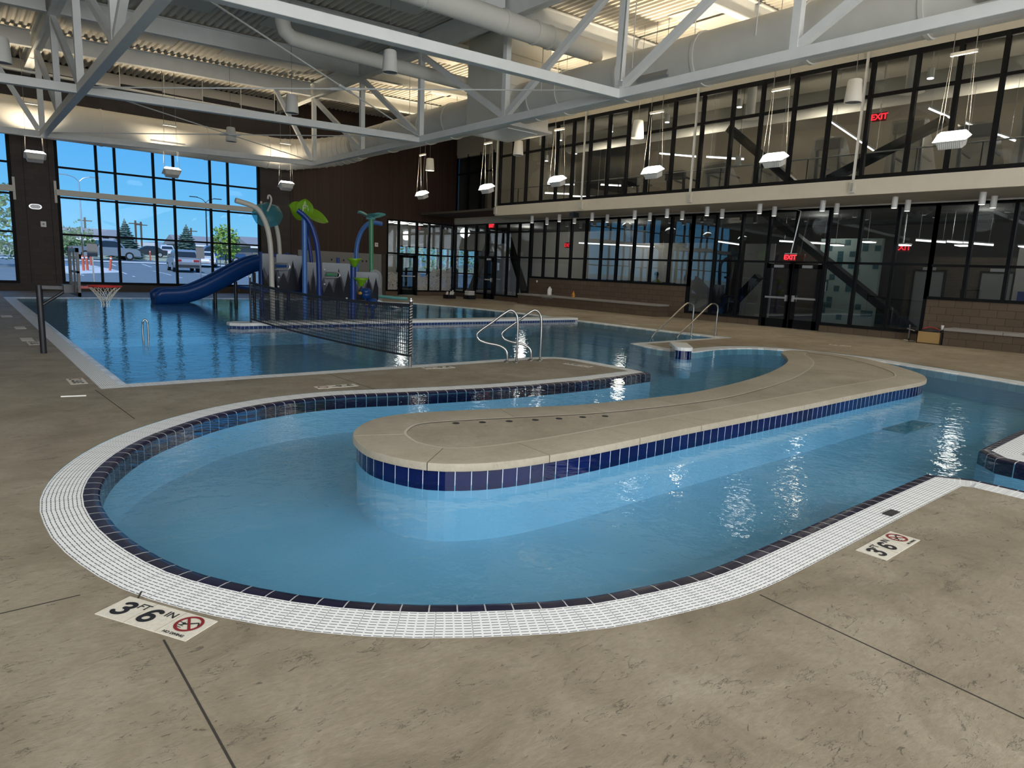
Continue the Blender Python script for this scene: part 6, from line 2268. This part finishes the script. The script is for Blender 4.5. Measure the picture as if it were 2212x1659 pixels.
def car(name, label, loc, rz, body, kind='suv', s=1.0):
    """x forward, y left; lower body, cabin, windows, wheels, lamps"""
    t = thing(name, label, 'truck' if kind == 'pickup' else 'car', loc, None, None, rz)
    W = 0.93
    if kind == 'suv':
        low = [(-2.25, .42), (-2.3, .75), (-2.2, 1.02), (-1.0, 1.06), (0.9, 1.02), (1.9, .92), (2.25, .75), (2.3, .45), (2.2, .3), (-2.15, .3)]
        cab = [(-2.15, 1.02), (-1.85, 1.60), (-1.4, 1.70), (0.1, 1.68), (0.5, 1.55), (1.15, 1.02)]
        wheels = (-1.4, 1.42)
    elif kind == 'pickup':
        low = [(-2.9, .55), (-2.9, 1.15), (-0.6, 1.17), (1.2, 1.17), (2.6, 1.10), (2.9, .9), (2.95, .5), (2.8, .4), (-2.85, .4)]
        cab = [(-0.75, 1.15), (-0.6, 1.85), (-0.2, 1.92), (0.8, 1.90), (1.1, 1.80), (1.6, 1.15)]
        wheels = (-1.9, 1.9)
    else:
        low = [(-2.2, .40), (-2.25, .75), (-2.1, .95), (-1.2, .98), (0.9, .95), (1.9, .82), (2.2, .65), (2.25, .4), (2.1, .28), (-2.1, .28)]
        cab = [(-1.75, .95), (-1.1, 1.38), (-0.7, 1.45), (0.1, 1.44), (0.4, 1.36), (1.1, .95)]
        wheels = (-1.35, 1.35)
    MB().prism(low, lambda a, b: (a, -W, b), lambda a, b: (a, W, b)).build('body', body, t, world=False, fixn=True, bevel=0.09)
    z0 = cab[0][1]
    zt = max(b for a, b in cab)
    def wy(b):
        return W - 0.05 - 0.16 * (b - z0) / (zt - z0)
    MB().prism(cab, lambda a, b: (a, -wy(b), b), lambda a, b: (a, wy(b), b)).build('cabin', body, t, world=False, fixn=True, bevel=0.05)
    gl = MB()
    cx = sum(a for a, b in cab) / len(cab)
    win = [(cx + (a - cx) * 0.86, z0 + 0.05 + (b - z0) * 0.78) for a, b in cab]
    for sgn in (-1, 1):
        gl.prism(win, lambda a, b: (a, sgn * (wy(b) + 0.012), b), lambda a, b: (a, sgn * (wy(b) - 0.02), b))
    (ra, rb_), (fa, fb_) = (cab[0], cab[1]), (cab[-1], cab[-2])
    for (p, q, sg) in ((ra, rb_, -1), (fa, fb_, 1)):
        p2 = (p[0] + (q[0] - p[0]) * .15, p[1] + (q[1] - p[1]) * .15)
        q2 = (p[0] + (q[0] - p[0]) * .88, p[1] + (q[1] - p[1]) * .88)
        o_ = 0.015 * sg
        gl.add([(p2[0] + o_, -.72, p2[1] + .01), (p2[0] + o_, .72, p2[1] + .01), (q2[0] + o_, .62, q2[1] + .01), (q2[0] + o_, -.62, q2[1] + .01)], [(0, 1, 2, 3)])
    gl.build('windows', 'glassdark', t, world=False)
    R_ = 0.40 if kind == 'pickup' else 0.35
    for wx in wheels:
        for sg in (-1, 1):
            wo = MB().cyl((wx, sg * (W - 0.2), R_), (wx, sg * (W + 0.02), R_), R_, 18).build('wheel', 'rubber', t, world=False, smooth=True)
            MB().cyl((wx, sg * (W + 0.02), R_), (wx, sg * (W + 0.03), R_), R_ * .62, 14).build('hub_cap', 'galv', wo, world=False)
    tail = MB()
    zz = 0.88 if kind != 'pickup' else 1.0
    for sg in (-1, 1):
        tail.box(low[1][0] - 0.02, low[1][0] + .08, sg * .62 - .2, sg * .62 + .2, zz - .08, zz + .06)
    tail.build('tail_lamp', 'taillamp', t, world=False)
    hd = MB()
    fx = max(a for a, b in low)
    for sg in (-1, 1):
        hd.box(fx - .1, fx + .01, sg * .6 - .2, sg * .6 + .2, .62, .75)
    hd.build('head_lamp', 'galv', t, world=False)
    bp = MB().box(low[1][0] - 0.06, low[1][0] + .1, -.85, .85, .38, .55).box(fx - .1, fx + .05, -.85, .85, .34, .5)
    bp.build('bumper', 'cardark' if kind == 'suv' else 'galv', t, world=False)
    if kind == 'pickup':
        MB().box(-2.8, -0.85, -.78, .78, 1.0, 1.18).build('bed_liner', 'cardark', t, world=False)
    return t


car('parked_suv', 'silver grey hatchback seen from behind in the lot, beside the sign post', (14.35, 58.3, gz(58.3) + .02), math.radians(84), 'carpaint', 'suv')
car('pickup_truck', 'silver pickup truck parked side on beyond the orange bollards', (11.9, 77.0, gz(77) + .03), math.radians(6), 'carpaint', 'pickup')
car('parked_car', 'white car facing the window, just right of the grey hatchback', (18.9, 68.5, gz(68.5) + .02), math.radians(-108), 'carwhite', 'sedan')
car('parked_car', 'blue pickup truck parked behind the white car', (22.6, 78.0, gz(78) + .02), math.radians(170), 'carblue', 'pickup')
car('parked_car', 'dark car parked far off between the two spruces', (19.9, 98, gz(98) + .02), math.radians(175), 'cardark', 'sedan')
car('parked_car', 'pale car parked far off beside the right spruce', (23.6, 104, gz(104) + .02), math.radians(-100), 'carwhite', 'suv')
car('parked_car', 'white van shaped car far up the slope', (20.5, 124, gz(124) + .02), math.radians(170), 'carwhite', 'suv')
for k in range(6):
    t = thing('parked_trailer', 'white trailer in the far row up the slope, %s from the left spruce' % ORD[k], 'trailer', (25 + k * 4.2, 140 + (k % 2) * 4, gz(140)), 'far row of white trailers')
    x, y = 25 + k * 4.2, 140 + (k % 2) * 4
    MB().box(x - 1.7, x + 1.7, y - 1, y + 1, gz(y) + .5, gz(y) + 2.3).build('box_body', 'carwhite', t)
    MB().box(x - 1.2, x - .6, y - 1.05, y + 1.05, gz(y) - .05, gz(y) + .5).box(x + .6, x + 1.2, y - 1.05, y + 1.05, gz(y) - .05, gz(y) + .5).build('wheel_pair', 'rubber', t)


def bollard(x, y, tilt, label):
    z = gz(y) + 0.1
    t = thing('bollard', label, 'bollard', (x, y, z), 'orange bollards in the lot')
    MB().cyl((x, y, z - 0.15), (x + tilt, y, z + 0.95), 0.075, 12).build('tube', 'orange', t, smooth=True)
    MB().cyl((x + tilt * .8, y, z + 0.78), (x + tilt * .87, y, z + 0.86), 0.08, 12).build('white_band', 'white', t, smooth=True)
    MB().cyl((x, y, z - 0.16), (x, y, z - 0.08), 0.2, 12).build('foot', 'rubber', t)


bollard(6.65, 51.1, -0.02, 'orange bollard nearest the backboard')
bollard(7.02, 52.2, -0.04, 'orange bollard in the middle of the group of three')
bollard(8.44, 61.0, 0.02, 'orange bollard farthest back in the group of three')
bollard(8.32, 52.5, 0.14, 'leaning orange bollard by the window mullion')
bollard(16.6, 80.5, 0.0, 'orange bollard far off by the road')


def street_lamp(x, y, top, label, two=True, dark=False):
    z = gz(y)
    t = thing('street_lamp', label, 'street lamp', (x, y, z))
    mt = 'blackmetal' if dark else 'galv'
    MB().cyl((x, y, z), (x, y, top), 0.09, 10, 0.06).build('pole', mt, t, smooth=True)
    for sg in ((-1, 1) if two else (1,)):
        MB().tube(smooth3([(x, y, top - .1), (x + sg * .35, y, top + .25), (x + sg * .9, y, top + .42), (x + sg * 1.35, y, top + .45)], .1), 0.035, 8).build('arm', mt, t, smooth=True)
        MB().box(min(x + sg * .85, x + sg * 1.7), max(x + sg * .85, x + sg * 1.7), y - .13, y + .13, top + .40, top + .48).build('lamp_head', mt, t)


street_lamp(9.95, 76, 8.1, 'twin armed silver street lamp behind the upper left panes')
street_lamp(22.8, 82, 7.7, 'darker street lamp behind the panes right of the middle', True, True)


def sign_post(x, y, h_, label):
    z = gz(y)
    t = thing('sign_post', label, 'sign post', (x, y, z))
    MB().box(x - .03, x + .03, y - .03, y + .03, z, z + h_).build('post', 'galv', t)
    MB().box(x - .22, x + .22, y - .04, y - .03, z + h_ - .62, z + h_).build('sign_back', 'grey', t)


sign_post(5.45, 38.8, 1.98, 'back of a road sign on its post in front of the pickup truck')
sign_post(10.9, 40.6, 2.05, 'back of a road sign on its post beside the grey hatchback')
for k, (x, y, h_) in enumerate(((17.5, 130, 5.6), (24.4, 128, 5.6), (26.0, 132, 5.6), (33.0, 128, 5.0))):
    z = gz(y)
    t = thing('utility_pole', 'distant wooden utility pole, %s from the left' % ORD[k], 'utility pole', (x, y, z), 'distant utility poles')
    MB().cyl((x, y, z), (x, y, z + h_), 0.15, 8).build('pole', 'bark', t)
    MB().box(x - 1, x + 1, y - .06, y + .06, z + h_ - .6, z + h_ - .45).build('crossarm', 'bark', t)


def spruce(x, y, h_, r, label, seed):
    z = gz(y)
    t = thing('spruce_tree', label, 'tree', (x, y, z))
    rnd = random.Random(seed)
    MB().cyl((x, y, z - .1), (x, y, z + h_ * .95), 0.14, 8, 0.02).build('trunk', 'bark', t)
    m = MB()
    lv = 20
    for i in range(lv):
        f_ = i / (lv - 1)
        zz = z + h_ * (0.08 + 0.90 * f_)
        rr = r * (1 - f_) ** 0.85 + 0.06
        nb = max(5, int(17 * (1 - f_) + 5))
        for k in range(nb):
            a = 2 * PI * k / nb + rnd.uniform(-.25, .25)
            L = rr * rnd.uniform(.75, 1.12)
            ca, sa = math.cos(a), math.sin(a)
            wd = L * .30 + .05
            tip = (x + ca * L, y + sa * L, zz - L * .18 + rnd.uniform(-.04, .05))
            m.add([(x + ca * .05, y + sa * .05, zz + .12), (x + ca * L * .55 - sa * wd, y + sa * L * .55 + ca * wd, zz - .05 - L * .1), tip, (x + ca * L * .55 + sa * wd, y + sa * L * .55 - ca * wd, zz - .05 - L * .1), (x + ca * L * .5, y + sa * L * .5, zz - .24 - L * .12)],
                  [(0, 1, 2), (0, 2, 3), (1, 4, 2), (3, 2, 4)])
    m.build('foliage', 'spruce', t)


spruce(14.6, 82, 4.2, 1.9, 'blue green spruce behind the left middle panes', 1)
spruce(20.9, 83, 4.1, 2.0, 'conical spruce behind the pane right of the grey hatchback', 2)


def leafy(x, y, z0, h_, r, label, seed, mat='leaf', n=420, trunk=True, name='leafy_tree', stakes=False, lf=0.16):
    z = gz(y)
    t = thing(name, label, 'tree' if trunk else 'bush', (x, y, z))
    rnd = random.Random(seed)
    if trunk:
        MB().cyl((x, y, z - .1), (x, y, z + z0 + h_ * .5), 0.07, 8, 0.03).build('trunk', 'bark', t)
    m = MB()
    for k in range(n):
        a = rnd.uniform(0, 2 * PI)
        u = rnd.uniform(-1, 1)
        rad = rnd.uniform(.35, 1) ** .5
        q = math.sqrt(1 - u * u)
        lump = 1 + .22 * math.sin(3 * a + seed) * math.cos(4 * u + seed)
        c = Vector((x + r * rad * q * math.cos(a) * lump, y + r * rad * q * math.sin(a) * lump, z + z0 + h_ / 2 + h_ / 2 * u * rad * lump))
        d1 = Vector((rnd.gauss(0, 1), rnd.gauss(0, 1), rnd.gauss(0, .6))).normalized()
        d2 = d1.cross(Vector((rnd.gauss(0, 1), rnd.gauss(0, 1), rnd.gauss(0, 1)))).normalized()
        s_ = lf * rnd.uniform(.6, 1.4)
        m.add([c - d1 * s_, c + d2 * s_ * .5, c + d1 * s_, c - d2 * s_ * .5], [(0, 1, 2, 3)])
    m.build('foliage', mat, t)
    if stakes:
        for sx in (-.45, .4):
            MB().cyl((x + sx, y, z), (x + sx, y, z + 1.6), 0.03, 6).build('stake', 'bark', t)


leafy(18.15, 60.0, 1.0, 2.9, 1.15, 'bright green young tree tied to stakes at the right panes', 4, 'maple', 800, True, stakes=True)
leafy(3.9, 58, 0.3, 5.2, 2.3, 'large green tree behind the left window', 5, 'leaf', 1500, True)
leafy(-1.5, 56, 0.3, 5.4, 2.4, 'large green tree at the far left of the left window', 12, 'leaf', 1300, True)
leafy(8.4, 80, 0.0, 2.6, 1.7, 'round green bush tree behind the pickup truck', 6, 'leaf', 1000, True)
leafy(10.4, 83.5, 0.1, 3.0, 1.7, 'taller green bush tree behind the pickup truck cab', 7, 'leaf', 800, True)
leafy(7.3, 56, 1.6, 1.9, 0.9, 'thin young tree with sparse twigs in front of the bushes', 8, 'leaf', 70, True, lf=0.10)
for k, x in enumerate((29.0, 35.0, 41.0, 47.0)):
    leafy(x, 60 + k, 0.3, 5.5, 2.6, 'leafy street tree seen through the lobby window, %s along' % ORD[k], 20 + k, 'maple', 800, True)


def house(x, y, w_, d_, h_, rh, label, rz=0.0):
    z = gz(y)
    t = thing('house', label, 'house', (x, y, z), None, None, rz)
    MB().box(-w_ / 2, w_ / 2, -d_ / 2, d_ / 2, -.3, h_).build('walls', 'house', t, world=False)
    m = MB()
    o_ = .5
    m.add([(-w_ / 2 - o_, -d_ / 2 - o_, h_ - .1), (w_ / 2 + o_, -d_ / 2 - o_, h_ - .1), (w_ / 2 + o_, d_ / 2 + o_, h_ - .1), (-w_ / 2 - o_, d_ / 2 + o_, h_ - .1), (-w_ / 2 - o_, 0, h_ + rh), (w_ / 2 + o_, 0, h_ + rh)],
          [(0, 1, 5, 4), (2, 3, 4, 5), (0, 4, 3), (1, 2, 5), (0, 3, 2, 1)])
    m.build('roof', 'shingle', t, world=False)
    MB().box(-w_ / 2 - o_, w_ / 2 + o_, -d_ / 2 - o_ - .03, -d_ / 2 - o_, h_ - .3, h_ - .05).build('fascia_board', 'white', t, world=False)
    for k in range(3):
        xx = -w_ / 2 + w_ * (k + .5) / 3
        MB().box(xx - .35, xx + .35, -d_ / 2 - .03, -d_ / 2, 1.0, 2.2).build('window', 'glassdark', t, world=False)
        MB().box(xx - .45, xx + .45, -d_ / 2 - .04, -d_ / 2 - .02, 2.2, 2.3).box(xx - .45, xx + .45, -d_ / 2 - .04, -d_ / 2 - .02, .9, 1.0).build('window_trim', 'white', t, world=False)
    MB().box(w_ / 2 - 2.6, w_ / 2 - .3, -d_ / 2 - .04, -d_ / 2 - .01, .0, 2.0).build('garage_door', 'ply', t, world=False)


house(36.5, 93, 13, 8, 2.1, 1.2, 'grey house with a shingle roof at the right edge of the window', 0.05)
house(31.3, 112, 10, 8, 2.0, 1.3, 'grey house with a gable roof behind the young tree')
house(14.0, 104, 6, 8, 2.0, 1.3, 'low house behind the bushes and the pickup truck', -0.1)
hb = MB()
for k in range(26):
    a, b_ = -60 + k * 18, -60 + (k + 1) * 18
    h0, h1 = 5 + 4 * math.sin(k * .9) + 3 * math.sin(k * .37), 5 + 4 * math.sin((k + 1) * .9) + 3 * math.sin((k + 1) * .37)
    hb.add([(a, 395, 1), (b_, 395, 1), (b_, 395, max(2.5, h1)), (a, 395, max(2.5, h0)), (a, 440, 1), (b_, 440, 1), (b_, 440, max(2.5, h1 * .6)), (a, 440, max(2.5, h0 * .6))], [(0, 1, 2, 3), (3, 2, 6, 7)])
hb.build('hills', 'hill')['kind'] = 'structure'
# grass tufts along the outside wall
rnd = random.Random(9)
m = MB()
for k in range(260):
    x, y = rnd.uniform(-5, 12), rnd.uniform(31.6, 33)
    for q in range(3):
        a = rnd.uniform(0, 2 * PI)
        m.add([(x - .02, y, -.14), (x + .02, y, -.14), (x + .1 * math.cos(a), y + .1 * math.sin(a), rnd.uniform(0.05, .30))], [(0, 1, 2)])
o = m.build('grass', 'drygrass')
props(o, 'low tufts of grass growing outside along the window sill', 'grass', None, 'stuff')
